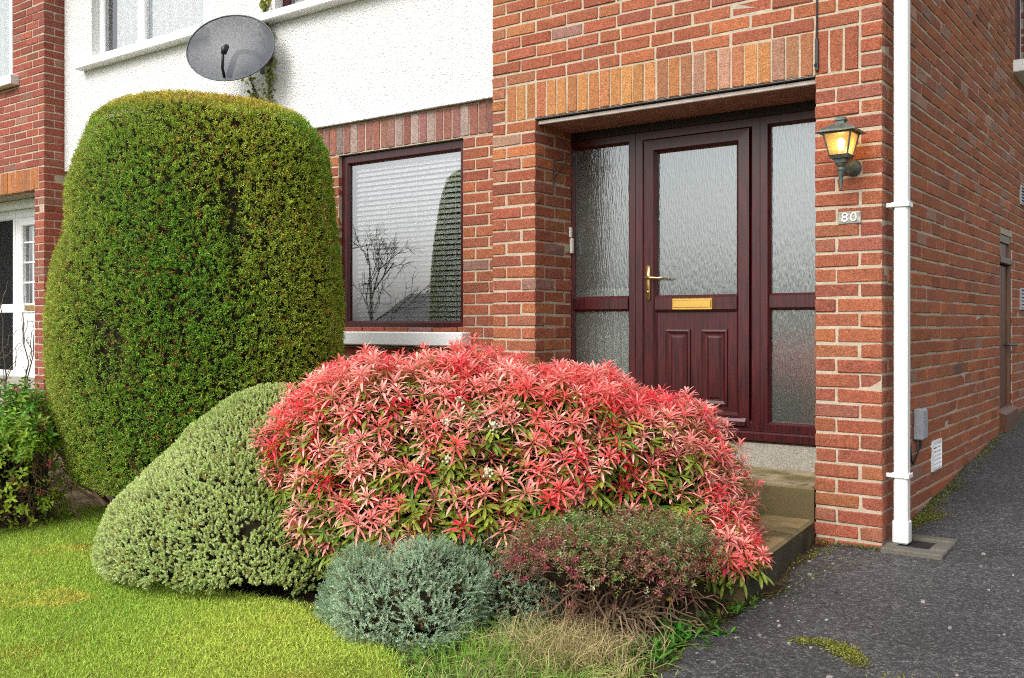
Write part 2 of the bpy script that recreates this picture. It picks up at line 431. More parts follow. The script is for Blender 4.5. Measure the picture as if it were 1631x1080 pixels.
P[:, 2] += .006 * sn(P * [1, 1, 0], 3.0, 3); i_ = np.arange(len(P)).reshape(XX.shape)
o = MB().add(P, np.stack([i_[:-1, :-1], i_[1:, :-1], i_[1:, 1:], i_[:-1, 1:]], -1)).build('driveway', M['asphalt'], smooth=True)
setting(o, 'worn grey tarmac driveway running along the side wall', 'driveway')
o = sheet('road', None, np.linspace(-60, 60, 41), np.linspace(-16, -9.2, 6), .012, M['asphalt'])
setting(o, 'tarmac road in front of the garden', 'road')
LAWN = np.array([(-4.6, -1.9), (-4.4, -1.69), (-4.32, -1.45), (-3.75, -1.62), (-3.35, -1.92), (-2.95, -2.20), (-2.55, -2.22), (-2.136, -2.17), (-1.815, -2.12), (-1.6, -2.17), (-1.334, -2.25), (-1.083, -2.31),
                 (-.88, -2.45), (-.65, -2.9), (-.42, -3.5), (-.36, -4.6), (-9.5, -4.6), (-9.5, -2.2), (-6.0, -2.1)])
def inpoly(x, y, P=LAWN):
    x = np.asarray(x); y = np.asarray(y); ins = np.zeros(x.shape, bool); n = len(P)
    for i in range(n):
        x1, y1 = P[i]; x2, y2 = P[(i + 1) % n]
        c = ((y1 > y) != (y2 > y)) & (x < (x2 - x1) * (y - y1) / (y2 - y1 + 1e-12) + x1)
        ins ^= c
    return ins
o = sheet('flower_bed', lambda x, y: x < edge_x(y) + .06, np.r_[np.linspace(-9.5, -4.9, 40), np.arange(-4.85, -.1, .04)], np.r_[np.linspace(-4.6, -3.1, 16), np.arange(-3.05, .24, .04)], -.007, M['soil'], .008, 9, 4)
setting(o, 'bare soil of the planted bed below the shrubs', 'soil bed')
o = sheet('lawn', lambda x, y: inpoly(x, y), np.r_[np.linspace(-9.5, -4.9, 40), np.arange(-4.85, -.3, .025)], np.r_[np.linspace(-4.6, -3.4, 16), np.arange(-3.38, -1.3, .025)], .022, M['lawn'], .006, 6, 5)
setting(o, 'short mossy lawn in the front garden', 'lawn')

# ------------------------------------------------------------------ brickwork
C_H = 0.075
PAL = np.array([(.335, .088, .045), (.30, .075, .042), (.37, .105, .05), (.265, .068, .043), (.40, .125, .052), (.29, .095, .062), (.345, .092, .05)])
PAL_SIDE = np.array([(.325, .098, .048), (.29, .082, .044), (.35, .108, .05), (.26, .078, .048), (.31, .10, .06), (.28, .105, .075), (.34, .096, .045), (.36, .11, .05)])
PAL_SOL = np.array([(.47, .175, .062), (.40, .135, .058), (.52, .22, .075), (.36, .12, .06), (.44, .15, .055), (.33, .125, .075)])
PAL_WIN = np.array([(.27, .105, .078), (.24, .092, .075), (.30, .105, .07), (.26, .12, .10), (.23, .08, .062)])
PAL_NB = np.array([(.315, .072, .045), (.28, .062, .042), (.345, .085, .05), (.25, .06, .045), (.30, .09, .065)])
def pick(pal, n, s=.06, odd=.014, oddc=(.24, .125, .10)):
    c = (pal[rng.integers(0, len(pal), n)] * .62 + pal.mean(0) * .38) * [.86, .99, 1.0] * (1 + rng.normal(0, s, (n, 1))) * (1 + rng.normal(0, .03, (n, 3)))
    k = rng.random(n) < odd
    c[k] = np.array(oddc) * (1 + rng.normal(0, .12, (k.sum(), 1)))
    return np.clip(c, .01, 1)
J = .010
def fill(a, b, start, unit=.215):
    """brick ends from a to b: first brick length `start`, then stretchers, then a cut one"""
    out = []; x = a; l = start
    while x < b - .02:
        e = min(x + l, b)
        if b - e < .06: e = b
        out.append((x, e)); x = e + J; l = unit
    return out

house = thing('house', 'red brick house with dark red front door, white upper wall and brown framed window', 'house', (-1.2, .3, .05))
Zt = 5.1
NR = 68
DOORX0, DOORX1 = -2.052, -.330
# --- front wall of the door bay
B, T_ = [], []
for k in range(-1, NR):
    z0, z1 = C_H * k + .005, C_H * k + .070
    odd = k % 2 == 1
    if k < 32:
        rows = [((-2.382, -2.2795), (-2.2695, -2.052)) if odd else ((-2.382, -2.1645), (-2.1545, -2.052)),
                ((-.33, -.1125), (-.1025, 0)) if odd else ((-.33, -.2275), (-.2175, 0))]
        for i, rw in enumerate(rows):
            for a, b in rw:
                corner = (i == 0 and b == -2.052) or (i == 1 and b == 0)
                dep = (.215 if (b - a) < .15 else .1025) if corner else .1025
                B.append((a, b, 0, dep, z0, z1))
        # the reveal beside the door
        ys = fill(.1125 if odd else .225, .47, .215)
        for a, b in ys: B.append((-2.1545, -2.052, a, b, z0, z1))
        ys = fill(.1125 if odd else .225, .47, .215)
        for a, b in ys: B.append((-.33, -.2275, a, b, z0, z1))
    elif k < 35:
        B.append((-2.382, -2.2795, 0, .1025 if odd else .215, z0, z1)); B.append((-.1025, 0, 0, .215 if odd else .1025, z0, z1))
    else:
        s = .1025 if odd else .215
        e = -.1125 if odd else -.2275
        row = fill(-2.382, e, s)
        cut = 3 if odd else 4
        # a closer brick is worked in part way along, as in the wall
        L0 = (e + 2.382) - sum([s] + [0])
        n = int((L0 + .0) // .225); rem = L0 - n * .225
        x = -2.382; row = [(x, x + s)]; x += s + J
        seq = [.215] * n
        if rem > .03: seq.insert(min(cut, n), rem - J if rem > .07 else rem)
        for l in seq:
            row.append((x, min(x + l, e))); x += l + J
        for a, b in row:
            if b - a > .02: B.append((a, b, 0, .1025, z0, z1))
        B.append((e + J, 0, 0, .215 if odd else .1025, z0, z1))
cols = pick(PAL, len(B))
zc = np.array([(b[4] + b[5]) / 2 for b in B]); xc = np.array([(b[0] + b[1]) / 2 for b in B])
orange = (zc > 2.6) & (zc < 3.3) & (xc > -2.0) & (xc < -.7) & (rng.random(len(B)) < .13)
cols[orange] = PAL_SOL[rng.integers(0, 5, orange.sum())] * .93
near = (xc < -2.0) & (zc > 2.0) & (rng.random(len(B)) < .5); cols[near] *= [1.15, 1.3, 1.1]
b_ = MB(); b_.boxes(B, cols, .0052, .0015)
# mortar bed, a few millimetres behind the brick faces
for a in ((-2.378, -2.056), (-.326, -.004)):
    pass
front = b_.build('brick_wall', M['brick'], house)
m_ = MB(); d = .0045
m_.box(-2.382 + d, -2.052 - d, d, .46, -.08, 2.403, .001)
m_.box(-.33 + d, -d, d, .46, -.08, 2.403, .001)
m_.box(-2.382 + d, -d, d, .30, 2.4035, Zt, .001)
m_.build('mortar', M['mortar'], front)
# --- soldier course over the door
B = []; n = 29; x0, x1 = -2.2695, -.1125
for i in range(n):
    a = x0 + (x1 - x0) * i / n; b = x0 + (x1 - x0) * (i + 1) / n
    B.append((a + .004, b - .004, 0, .1025, 2.405, 2.620))
sol = MB(); c = pick(PAL_SOL, n, .08, .06, (.34, .18, .12))
c[-3:] = pick(PAL, 3)
sol.boxes(B, c, .004, .0012).build('lintel_bricks', M['brick'], house)
# --- side wall
SD = (3.156, 3.708, -.1, 1.825); SW = (3.83, 4.95, 3.25, 4.5)
YE = 8.0
B = []
for k in range(-1, NR):
    z0, z1 = C_H * k + .005, C_H * k + .070
    odd = k % 2 == 1
    segs = [(.225 if odd else .1125, YE)]
    for (a, b, c0, c1) in (SD, SW):
        if z0 < c1 - .02 and z1 > c0 + .02:
            ns = []
            for s in segs:
                if s[0] < a < s[1]: ns += [(s[0], a), (b, s[1])]
                else: ns.append(s)
            segs = ns
    for s in segs:
        for a, b in fill(s[0], s[1], .1025 if (odd and s[0] > 1) else .215): B.append((-.1025, 0, a, b, z0, z1))
side = MB(); cc = pick(PAL_SIDE, len(B), .08, .05, (.25, .14, .115)); zz = np.array([b[4] for b in B])
up = (zz > 2.3) & (rng.random(len(B)) < .10); cc[up] = np.array((.28, .16, .135)) * (1 + rng.normal(0, .15, (up.sum(), 1)))
cc *= np.where(zz < 2.2, 1.10, 1.04)[:, None] * np.array((1.06, 1.0, .90))
side.boxes(B, cc, .0045, .0012)
side_o = side.build('side_wall', M['brick'], house)
m_ = MB()
for (a, b, c0, c1) in ((.2, SD[0], -.1, Zt), (SD[0], SD[1], SD[3] + .004, Zt), (SD[1], SW[0], -.1, Zt), (SW[0], SW[1], -.1, SW[2]), (SW[0], SW[1], SW[3], Zt), (SW[1], YE, -.1, Zt)):
    m_.box(-.22, -.0045, a, b, c0, c1, .0)
m_.build('mortar', M['mortar_dark'], side_o)
# --- lower front wall with the window (set back .225)
WX0, WX1, WZ0, WZ1 = -4.005, -2.804, 1.092, 2.400
B = []
for k in range(-1, 32):
    z0, z1 = C_H * k + .005, C_H * k + .070; odd = k % 2 == 1
    if z0 < WZ0 - .03:
        for a, b in fill(-5.1, -2.36, .1025 if odd else .215): B.append((a, b, .225, .3275, z0, z1))
    else:
        for a, b in fill(WX1, -2.36, .1025 if odd else .215): B.append((a, b, .225, .3275, z0, z1))
        for a, b in fill(-5.1, WX0, .1025 if odd else .215): B.append((a, b, .225, .3275, z0, z1))
ww = MB(); ww.boxes(B, pick(PAL, len(B)) * .97, .0045, .0011)
ww_o = ww.build('window_wall', M['brick'], house)
m_ = MB()
m_.box(-5.1, WX0, .2295, .33, -.08, 2.4035, .001); m_.box(WX1, -2.37, .2295, .33, -.08, 2.4035, .001); m_.box(WX0, WX1, .2295, .33, -.08, WZ0 - .02, .001)
m_.box(-5.1, -2.37, .2295, .33, 2.4035, 2.63, .001)
m_.build('mortar', M['mortar'], ww_o)
B = []; n = 35; x0, x1 = -5.0, -2.375
for i in range(n):
    a = x0 + (x1 - x0) * i / n; b = x0 + (x1 - x0) * (i + 1) / n
    B.append((a + .004, b - .004, .223, .3255, 2.412, 2.618))
MB().boxes(B, pick(PAL_WIN, n, .1, .1, (.30, .22, .19)), .004, .0012).build('lintel_bricks', M['brick'], house)
# lintel shadow gap: steel angle under the soldiers
MB().box(-5.0, -2.4, .24, .32, 2.4045, 2.4105, .001).build('steel_lintel', M['steel'], house)
# --- white roughcast upper wall
def strips(mb, x0, x1, z0, z1, op, y0, y1):
    ox0, ox1, oz0, oz1 = op
    mb.box(x0, ox0, y0, y1, z0, z1, .006); mb.box(ox1, x1, y0, y1, z0, z1, .006)
    mb.box(ox0 - .004, ox1 + .004, y0, y1, z0, oz0, .006); mb.box(ox0 - .004, ox1 + .004, y0, y1, oz1, z1, .006)
OW = (-4.70, -2.88, 3.575, 4.72)
m_ = MB(); strips(m_, -5.1, -2.376, 2.632, Zt, OW, .202, .33)
m_.box(-5.1, -2.376, .188, .201, 2.630, 2.652, .004)
m_.build('roughcast_wall', M['roughcast'], house)
# --- unseen shell and roof, added to keep daylight out of the house
m_ = MB(); m_.box(-5.09, -.24, 7.4, 7.6, -.1, Zt, .01); m_.box(-5.09, -.24, .5, 7.4, Zt - .12, Zt - .02, .01); m_.box(-5.08, -.24, .48, 7.39, 2.46, 2.58, .01)
m_.build('added_shell', M['dark_wall'], house)
m_ = MB()
m_.prism([(-.45, Zt), (8.3, Zt), (3.9, Zt + 2.6)], -5.1, .25, ax=0)
m_.build('roof', M['roof'], house)  # added unseen roof, keeps daylight out of the house
MB().box(-5.1, .27, -.47, -.44, Zt - .02, Zt + .16, .006).build('added_fascia_board', M['upvc'], house)

# --- ground floor window
win = MB()
fy = .265
win.ringframe(WX0, WX1, 1.10, 2.396, [(0, .33), (0, fy), (.05, fy), (.066, fy + .018), (.066, fy + .05)])
win.box(WX0 + .06, WX1 - .06, fy + .02, fy + .05, 1.11, 1.125, .002)
win_o = win.build('window', M['mahogany'], house)
MB().quad((WX0 + .06, fy + .03, 1.15), (WX1 - .06, fy + .03, 1.15), (WX1 - .06, fy + .03, 2.335), (WX0 + .06, fy + .03, 2.335)).build('pane', M['glass'], win_o)
bl = MB(); zz = 1.175
while zz < 2.32:
    cx = (WX0 + WX1) / 2; hw = (WX1 - WX0) / 2 - .075
    t = R_(50); cw = .0125
    for sgn_, (ya, za, yb, zb) in ((1, (-cw, -cw * math.tan(t) + rng.normal(0, .0006), cw, cw * math.tan(t))),):
        y = fy + .085; s = rng.normal(0, .0012)
        bl.add([(cx - hw, y + ya, zz + za), (cx + hw, y + ya, zz + za + s), (cx + hw, y, zz + .0025 + s), (cx - hw, y, zz + .0025), (cx + hw, y + yb, zz + zb + s), (cx - hw, y + yb, zz + zb)],
               [[0, 1, 2, 3], [3, 2, 4, 5]])
    zz += .0362
for fx in (.08, .33, .585, .83, .93):
    x = WX0 + .075 + fx * (WX1 - WX0 - .15)
    bl.tube([(x, fy + .068, 1.16), (x, fy + .068, 2.33)], .0022, 5)
bl.box(WX0 + .07, WX1 - .07, fy + .07, fy + .105, 2.315, 2.345, .002)
bl.build('venetian_blind', M['slat'], win_o)
MB().box(WX0 - .01, -2.738, .13, .30, .992, 1.088, .008).build('window_sill', M['white_paint'], house)
m_ = MB(); m_.box(-4.9, -2.25, 3.2, 3.3, .3, 2.45, .01); m_.box(-4.95, -4.88, .36, 3.2, .3, 2.45, .01); m_.box(-2.38, -2.30, .50, 3.2, .3, 2.45, .01); m_.box(-4.88, -2.38, .36, 3.2, .28, .32, .01)
m_.build('room_walls', M['dark_wall'], house)
# --- upper window of this house, only its lower corner shows
uw = MB(); uw.ringframe(OW[0], OW[1], OW[2] + .01, OW[3], [(0, .34), (0, .285), (.05, .285), (.06, .30), (.06, .33)])
uw_o = uw.build('window', M['mahogany'], house)
MB().quad((OW[0] + .05, .312, OW[2] + .05), (OW[1] - .05, .312, OW[2] + .05), (OW[1] - .05, .312, OW[3] - .05), (OW[0] + .05, .312, OW[3] - .05)).build('pane', M['glass'], uw_o)
MB().box(-4.79, -2.79, .10, .30, 3.515, 3.582, .008).build('window_sill', M['white_paint'], house)

# --- front door with sidelights
DY = .41
door = MB()
pf = [(0, .48), (0, DY), (.042, DY), (.056, DY + .016), (.056, DY + .045)]
door.ringframe(-2.09, -1.584, .535, 2.318, pf)
door.ringframe(-.781, -.325, .535, 2.318, pf)
door.ringframe(-1.581, -.784, .535, 2.318, [(0, .48), (0, DY), (.045, DY), (.058, DY + .012), (.058, DY + .05)])
for a, b in ((-2.036, -1.638), (-.727, -.379)):                      # transoms of the sidelights
    door.prism([(DY, 1.238), (DY, 1.304), (DY + .016, 1.319), (DY + .05, 1.319), (DY + .05, 1.223), (DY + .016, 1.223)][::-1], a, b, ax=0)
door.box(-2.09, -.325, DY - .035, .48, .484, .533, .008)             # cill
door.box(-2.03, -.34, DY - .02, DY + .1, .474, .484, .003, )
door_o = door.build('front_door', M['mahogany'], house)
M['head_shade'] = mat('head_shade', (.014, .006, .007), rough=.6)  # near-black base colour paints the soffit's shade onto the door head
MB().box(-2.09, -.325, DY - .004, .48, 2.320, 2.425, .004).build('head_shade_board', M['head_shade'], door_o)
leaf = MB(); LY = DY - .006
leaf.ringframe(-1.519, -.846, .556, 2.264, [(0, DY + .05), (0, LY), (.062, LY - .004), (.080, LY + .014), (.080, LY + .045)])
leaf.prism([(LY - .003, 1.232), (LY - .003, 1.300), (LY + .014, 1.318), (LY + .05, 1.318), (LY + .05, 1.214), (LY + .014, 1.214)][::-1], -1.445, -.92, ax=0)
leaf.box(-1.445, -.92, LY + .018, LY + .05, .62, 1.23, .002)
leaf.prism([(LY - .012, .562), (LY - .012, .585), (LY + .012, .630), (LY + .03, .630), (LY + .03, .562)][::-1], -1.50, -.865, ax=0)
for a, b in ((-1.385, -1.215), (-1.150, -.980)):
    leaf.ringframe(a, b, .665, 1.115, [(0, LY + .019), (.004, LY + .008), (.014, LY + .006), (.030, LY + .016), (.040, LY + .0165), (.052, LY + .008), (.0845, LY + .008)])
leaf_o = leaf.build('door_leaf', M['mahogany'], door_o)
def pane(x0, x1, z0, z1, y, par, m='obscure'):
    return MB().quad((x0, y, z0), (x1, y, z0), (x1, y, z1), (x0, y, z1)).build('pane', M[m], par)
pane(-2.04, -1.634, 1.315, 2.27, DY + .03, door_o); pane(-2.04, -1.634, .585, 1.227, DY + .03, door_o)
pane(-.731, -.375, 1.315, 2.27, DY + .03, door_o); pane(-.731, -.375, .585, 1.227, DY + .03, door_o)
pane(-1.445, -.92, 1.312, 2.19, LY + .032, door_o)
lb = MB(); lb.box(-1.326, -1.066, LY - .014, LY - .002, 1.228, 1.298, .004); lb.box(-1.318, -1.074, LY - .019, LY - .013, 1.242, 1.286, .003)
lb.build('letterbox', M['gold'], door_o)
hd = MB()
pts = []
n = 16
for k in range(n):
    a = 2 * math.pi * k / n; pts.append((-1.488 + .015 * math.cos(a), 1.395 + .017 * math.sin(a) + (.09 if math.sin(a) >= 0 else -.09)))
hd.prism(pts[::-1], LY - .012, LY - .003, ax=1)
hd.tube([(-1.488, LY - .01, 1.425), (-1.488, LY - .045, 1.425)], .010, 10)
hd.tube([(-1.490, LY - .045, 1.425), (-1.45, LY - .05, 1.424), (-1.40, LY - .05, 1.420), (-1.362, LY - .046, 1.421)], [.010, .009, .008, .0075], 10)
hd.lathe([(.0, .004), (.007, .003), (.008, 0)], (-1.488, LY - .012, 1.34), 10, rot=((1, 0, 0), (0, 0, -1), (0, 1, 0)))
hd.build('handle', M['brass'], door_o, smooth=True)
# porch soffit and its front strip
MB().box(DOORX0 + .002, DOORX1 - .002, .052, DY - .005, 2.372, 2.388, .002).build('porch_soffit', M['soffit'], house)
MB().box(DOORX0 + .002, DOORX1 - .002, .030, .050, 2.366, 2.390, .003).build('soffit_strip', M['trimstrip'], house)
MB().box(DOORX0 - .02, DOORX1 + .02, .008, .12, 2.397, 2.403, .001).build('steel_lintel', M['steel'], house)
# rendered plinth under the door and hall behind the glass
m_ = MB(); m_.box(-.888, -.333, DY - .012, .50, .12, .472, .005); m_.box(-2.05, -.892, DY + .014, .50, .12, .472, .005)
m_.build('door_plinth', M['concrete'], house)
m_ = MB(); m_.box(-2.28, -.235, 3.0, 3.1, .3, 2.45, .01); m_.box(-2.29, -2.2, .52, 3.0, .3, 2.45, .01); m_.box(-.30, -.235, .52, 3.0, .3, 2.45, .01); m_.box(-2.2, -.30, .50, 3.0, .44, .47, .01)
m_.build('hall_walls', M['pale_wall'], house)
rd_ = MB()  # white ribbed panel added to make the lower left pane lighter
for k in range(9): rd_.box(-2.17 + k * .062, -2.115 + k * .062, .62, .70, .52, 1.36, .008)
rd_.box(-2.18, -1.61, .63, .69, 1.345, 1.375, .006)
tag(rd_.build('added_pale_panel', M['upvc']), 'added white ribbed panel that lightens the lower left door sidelight', 'added_pale_panel')
hc = MB(); hc.box(-.62, -.34, .62, .95, .47, 1.12, .01); hc.box(-.64, -.32, .60, .97, 1.12, 1.15, .006)
hc = tag(hc.build('hall_cabinet', M['wood_brown']), 'brown cabinet seen dimly behind the lower right door glass', 'cabinet')

# --- side door, upper side window
sdm = MB(); sdm.ringframe(SD[0], SD[1], .30, SD[3], [(0, -.08), (0, -.012), (.055, -.012), (.06, -.03), (.06, -.05)], ax='x')
y = SD[0] + .06
while y < SD[1] - .065:
    sdm.box(-.055, -.035, y, min(y + .104, SD[1] - .06), .31, 1.60, .006); y += .107
sdm.box(-.05, -.03, SD[0] + .06, SD[1] - .06, 1.66, 1.77, .004)
sdm.box(-.05, .003, SD[0] + .02, SD[1] - .02, 1.605, 1.655, .006)
sdo = sdm.build('side_door', M['side_wood'], house)
MB().prism([(-.03, .36), (.045, .34), (.045, .46), (-.03, .50)], SD[0] + .01, SD[1] - .01, ax=1).build('kick_board', M['side_wood'], sdo) if False else None
kb = MB(); kb.add([(-.03, SD[0] + .0, .33), (.05, SD[0] + .0, .33), (.04, SD[0], .46), (-.03, SD[0], .49), (-.03, SD[1], .35), (.05, SD[1], .35), (.04, SD[1], .48), (-.03, SD[1], .51)],
                  [[0, 1, 2, 3], [5, 4, 7, 6], [1, 5, 6, 2], [3, 2, 6, 7], [4, 5, 1, 0]])
kb.build('kick_board', M['side_wood'], sdo)
h = MB(); h.tube([(-.035, SD[1] - .12, .98), (.03, SD[1] - .12, .98)], .012, 8); h.tube([(.03, SD[1] - .125, .98), (.034, SD[1] - .02, .98)], .010, 8); h.build('handle', M['steel'], sdo, smooth=True)
m_ = MB(); m_.ringframe(SW[0], SW[1], SW[2] + .005, SW[3], [(0, -.12), (0, -.04), (.05, -.04), (.06, -.055), (.06, -.08)], ax='x')
m_.box(-.09, -.045, (SW[0] + SW[1]) / 2 - .03, (SW[0] + SW[1]) / 2 + .03, SW[2] + .05, SW[3] - .05, .003)
swo = m_.build('window', M['mahogany'], house)
MB().quad((-.068, SW[0] + .05, SW[2] + .05), (-.068, SW[1] - .05, SW[2] + .05), (-.068, SW[1] - .05, SW[3] - .05), (-.068, SW[0] + .05, SW[3] - .05)).build('pane', M['glass_dim'], swo)
m_ = MB(); m_.box(-.09, .085, SW[0] - .09, SW[1] + .09, 3.155, 3.252, .006); m_.build('window_sill', M['white_paint'], house)
m_ = MB(); m_.box(-.30, -.13, SW[0], SW[1], SW[2], SW[3], .003); m_.build('side_room_curtain', M['dark_wall'], house)

# ------------------------------------------------------------------ neighbouring house
nb = thing('house', 'adjoining brick house at the far left with white front door and white bay window', 'house', (-8.9, .3, .1))
NX1, NP = -7.82, -7.996
zo = .045
NW = (-9.8, -8.425, 3.60, 4.72)
B = []
for k in range(-1, NR):
    z0, z1 = C_H * k + .005 + zo, C_H * k + .070 + zo; odd = k % 2 == 1
    if k < 32:
        if odd: B.append((NP, NX1, 0, .1025, z0, z1))
        else: B += [(NP, NX1 - .1125, 0, .1025, z0, z1), (NX1 - .1025, NX1, 0, .215, z0, z1)]
    elif k < 35:
        B.append((NX1 - .1025, NX1, 0, .1025 if odd else .215, z0, z1))
    else:
        segs = [(-10.2, NX1 - (.1125 if odd else .2275))]
        if NW[2] - .05 < z0 < NW[3]: segs = [(-10.2, NW[0]), (NW[1], segs[0][1])]
        for s in segs:
            row = fill(-s[1], -s[0], .215)
            for a, b in row: B.append((-b, -a, 0, .1025, z0, z1))
        B.append((NX1 - (.1025 if odd else .2175), NX1, 0, .215 if odd else .1025, z0, z1))
    if odd and k < 32: B.append((NX1 - .1025, NX1, .1125, .24, z0, z1))
    elif odd: pass
    else: B.append((NX1 - .1025, NX1, .1125 if k >= 35 else .225, .24, z0, z1))
nbw = MB(); nbw.boxes(B, pick(PAL_NB, len(B), .1, .07, (.26, .12, .09)), .0045, .0012)
nbw_o = nbw.build('brick_wall', M['brick'], nb)
m_ = MB(); m_.box(NP + .004, NX1 - .0045, .0045, .5, -.05, 2.452, .0)
m_.box(-10.2, NW[0], .0045, .3, 2.4525, Zt, .0); m_.box(NW[1], NX1 - .0045, .0045, .3, 2.4525, Zt, .0); m_.box(NW[0], NW[1], .0045, .3, 2.4525, NW[2], .0); m_.box(NW[0], NW[1], .0045, .3, NW[3], Zt, .0)
m_.build('mortar', M['mortar'], nbw_o)
B = []; x = NX1 - .1125
while x > -10.2:
    B.append((x - .066, x, 0, .1025, 2.452, 2.664)); x -= .0745
MB().boxes(B, pick(PAL_SOL, len(B), .08, .05) * [.95, .85, .8], .004, .0012).build('lintel_bricks', M['brick'], nb)
m_ = MB(); m_.box(-5.104, -5.1, .23, .3, 2.7, 2.8, .0)
op = (-7.335, -5.62, 3.62, 4.72)
m_ = MB(); strips(m_, NX1 + .0, -5.1005, 2.632, Zt, op, .2025, .33); m_.build('roughcast_wall', M['roughcast'], nb)
MB().box(NX1, -5.1005, .23, .33, -.05, 2.631, .004).build('window_wall', M['mortar_dark'], nb)
w_ = MB(); w_.ringframe(op[0] + .0, op[1], 3.645, op[3], [(0, .36), (0, .285), (.055, .285), (.065, .30), (.065, .34)])
w_.box(-6.70, -6.60, .283, .34, 3.66, op[3] - .02, .006)
wo_ = w_.build('window', M['upvc'], nb)
MB().quad((op[0] + .05, .315, 3.69), (op[1] - .05, .315, 3.69), (op[1] - .05, .315, 4.68), (op[0] + .05, .315, 4.68)).build('pane', M['glass_dim'], wo_)
cb = MB(); x = op[0] + .06; k = 0
cur_x = np.linspace(op[0] + .18, op[1] - .05, 160)
cy = .365 + .014 * np.sin((cur_x - op[0]) * 2 * math.pi / .115)
V = np.concatenate([np.stack([cur_x, cy, np.full(160, 3.66)], 1), np.stack([cur_x, cy, np.full(160, 4.75)], 1)])
cb.add(V, [[i, i + 1, 161 + i, 160 + i] for i in range(159)]).build('vertical_blind', M['curtain'], wo_)
MB().box(op[0], op[1], .55, .6, 3.6, 4.8, .0).build('room_wall', M['dark_wall'], nb)
MB().box(-7.46, -5.53, .10, .30, 3.56, 3.642, .008).build('window_sill', M['white_paint'], nb)
# bay window upstairs
w_ = MB(); w_.ringframe(NW[0], NW[1], NW[2] + .02, NW[3], [(0, .12), (0, .055), (.05, .055), (.06, .07), (.06, .10)]); w_.box(-8.60, -8.545, .053, .10, NW[2] + .06, NW[3] - .05, .004)
wo_ = w_.build('window', M['upvc'], nb)
MB().quad((NW[0] + .05, .088, NW[2] + .06), (NW[1] - .05, .088, NW[2] + .06), (NW[1] - .05, .088, NW[3] - .05), (NW[0] + .05, .088, NW[3] - .05)).build('pane', M['glass_dim'], wo_)
cur_x = np.linspace(NW[0] + .05, NW[1] - .06, 120); cy = .17 + .015 * np.sin(cur_x * 2 * math.pi / .11)
MB().add(np.concatenate([np.stack([cur_x, cy, np.full(120, 3.62)], 1), np.stack([cur_x, cy, np.full(120, 4.72)], 1)]), [[i, i + 1, 121 + i, 120 + i] for i in range(119)]).build('net_curtain', M['curtain'], wo_)
MB().box(-9.9, -8.30, -.085, .08, 3.515, 3.612, .006).build('window_sill', M['white_paint'], nb)
# white front door with glazed side panel
d_ = MB()
d_.box(-10.1, NP - .0, .30, .42, 2.37, 2.452, .004)
d_.ringframe(-9.185, NP + .02, .575, 2.335, [(0, .50), (0, .41), (.05, .41), (.06, .425), (.06, .46)])
d_.ringframe(-10.0, -9.19, .575, 2.335, [(0, .50), (0, .41), (.05, .41), (.06, .425), (.06, .46)])
d_.box(-9.95, -9.24, .415, .46, 1.262, 1.356, .006)
d_.box(-10.0, NP, .405, .5, 2.336, 2.369, .003)
do_ = d_.build('front_door', M['upvc'], nb)
l_ = MB(); l_.ringframe(-9.12, NP + .01, .62, 2.275, [(0, .46), (0, .404), (.075, .402), (.085, .415), (.085, .45)])
l_.box(-9.05, NP, .406, .45, 1.262, 1.36, .005); l_.box(-9.05, NP, .425, .45, .64, 1.27, .002)
l_.ringframe(-8.98, -8.10, .71, 1.19, [(0, .426), (.004, .414), (.016, .413), (.03, .424)])
lo_ = l_.build('door_leaf', M['upvc'], do_)
g_ = MB()
for k in range(1, 4): g_.box(-9.05, NP, .428, .444, 1.36 + k * .215, 1.36 + k * .215 + .018, .001)
for x in (-8.86, -8.66, -8.46, -8.26): g_.box(x, x + .018, .4285, .4435, 1.36, 2.2, .001)
g_.build('glazing_bars', M['upvc'], do_)
pane(-9.05, NP, 1.35, 2.2, .448, do_, 'glass'); pane(-9.95, -9.24, 1.35, 2.285, .445, do_, 'glass'); pane(-9.95, -9.24, .63, 1.27, .445, do_, 'glass')
MB().box(-8.96, -8.76, .392, .406, 1.285, 1.34, .003).build('letterbox', M['brass'], do_)
MB().box(-10.1, NP + .01, .40, .52, -.05, .574, .004).build('door_plinth', M['concrete'], nb)
MB().box(-10.1, NP - .005, -.25, .38, -.05, .40, .01).build('door_step', M['concrete'], nb)
m_ = MB(); m_.box(-10.1, -7.7, 2.4, 2.5, .3, 2.45, .0); m_.box(-7.9, -7.85, .52, 2.4, .3, 2.45, 0); m_.box(-10.2, -5.1, .5, 7.3, 2.46, 2.58, .0); m_.box(-10.2, -5.1, .4, 7.3, Zt - .1, Zt - .02, .0); m_.box(-10.2, -10.1, 0, 7.4, -.1, Zt, .0); m_.box(-10.2, -5.1, 7.4, 7.6, -.1, Zt, 0)
m_.build('room_walls', M['dark_wall'], nb)
MB().prism([(-.45, Zt), (8.3, Zt), (3.9, Zt + 2.6)], -10.4, -5.101, ax=0).build('roof', M['roof'], nb)

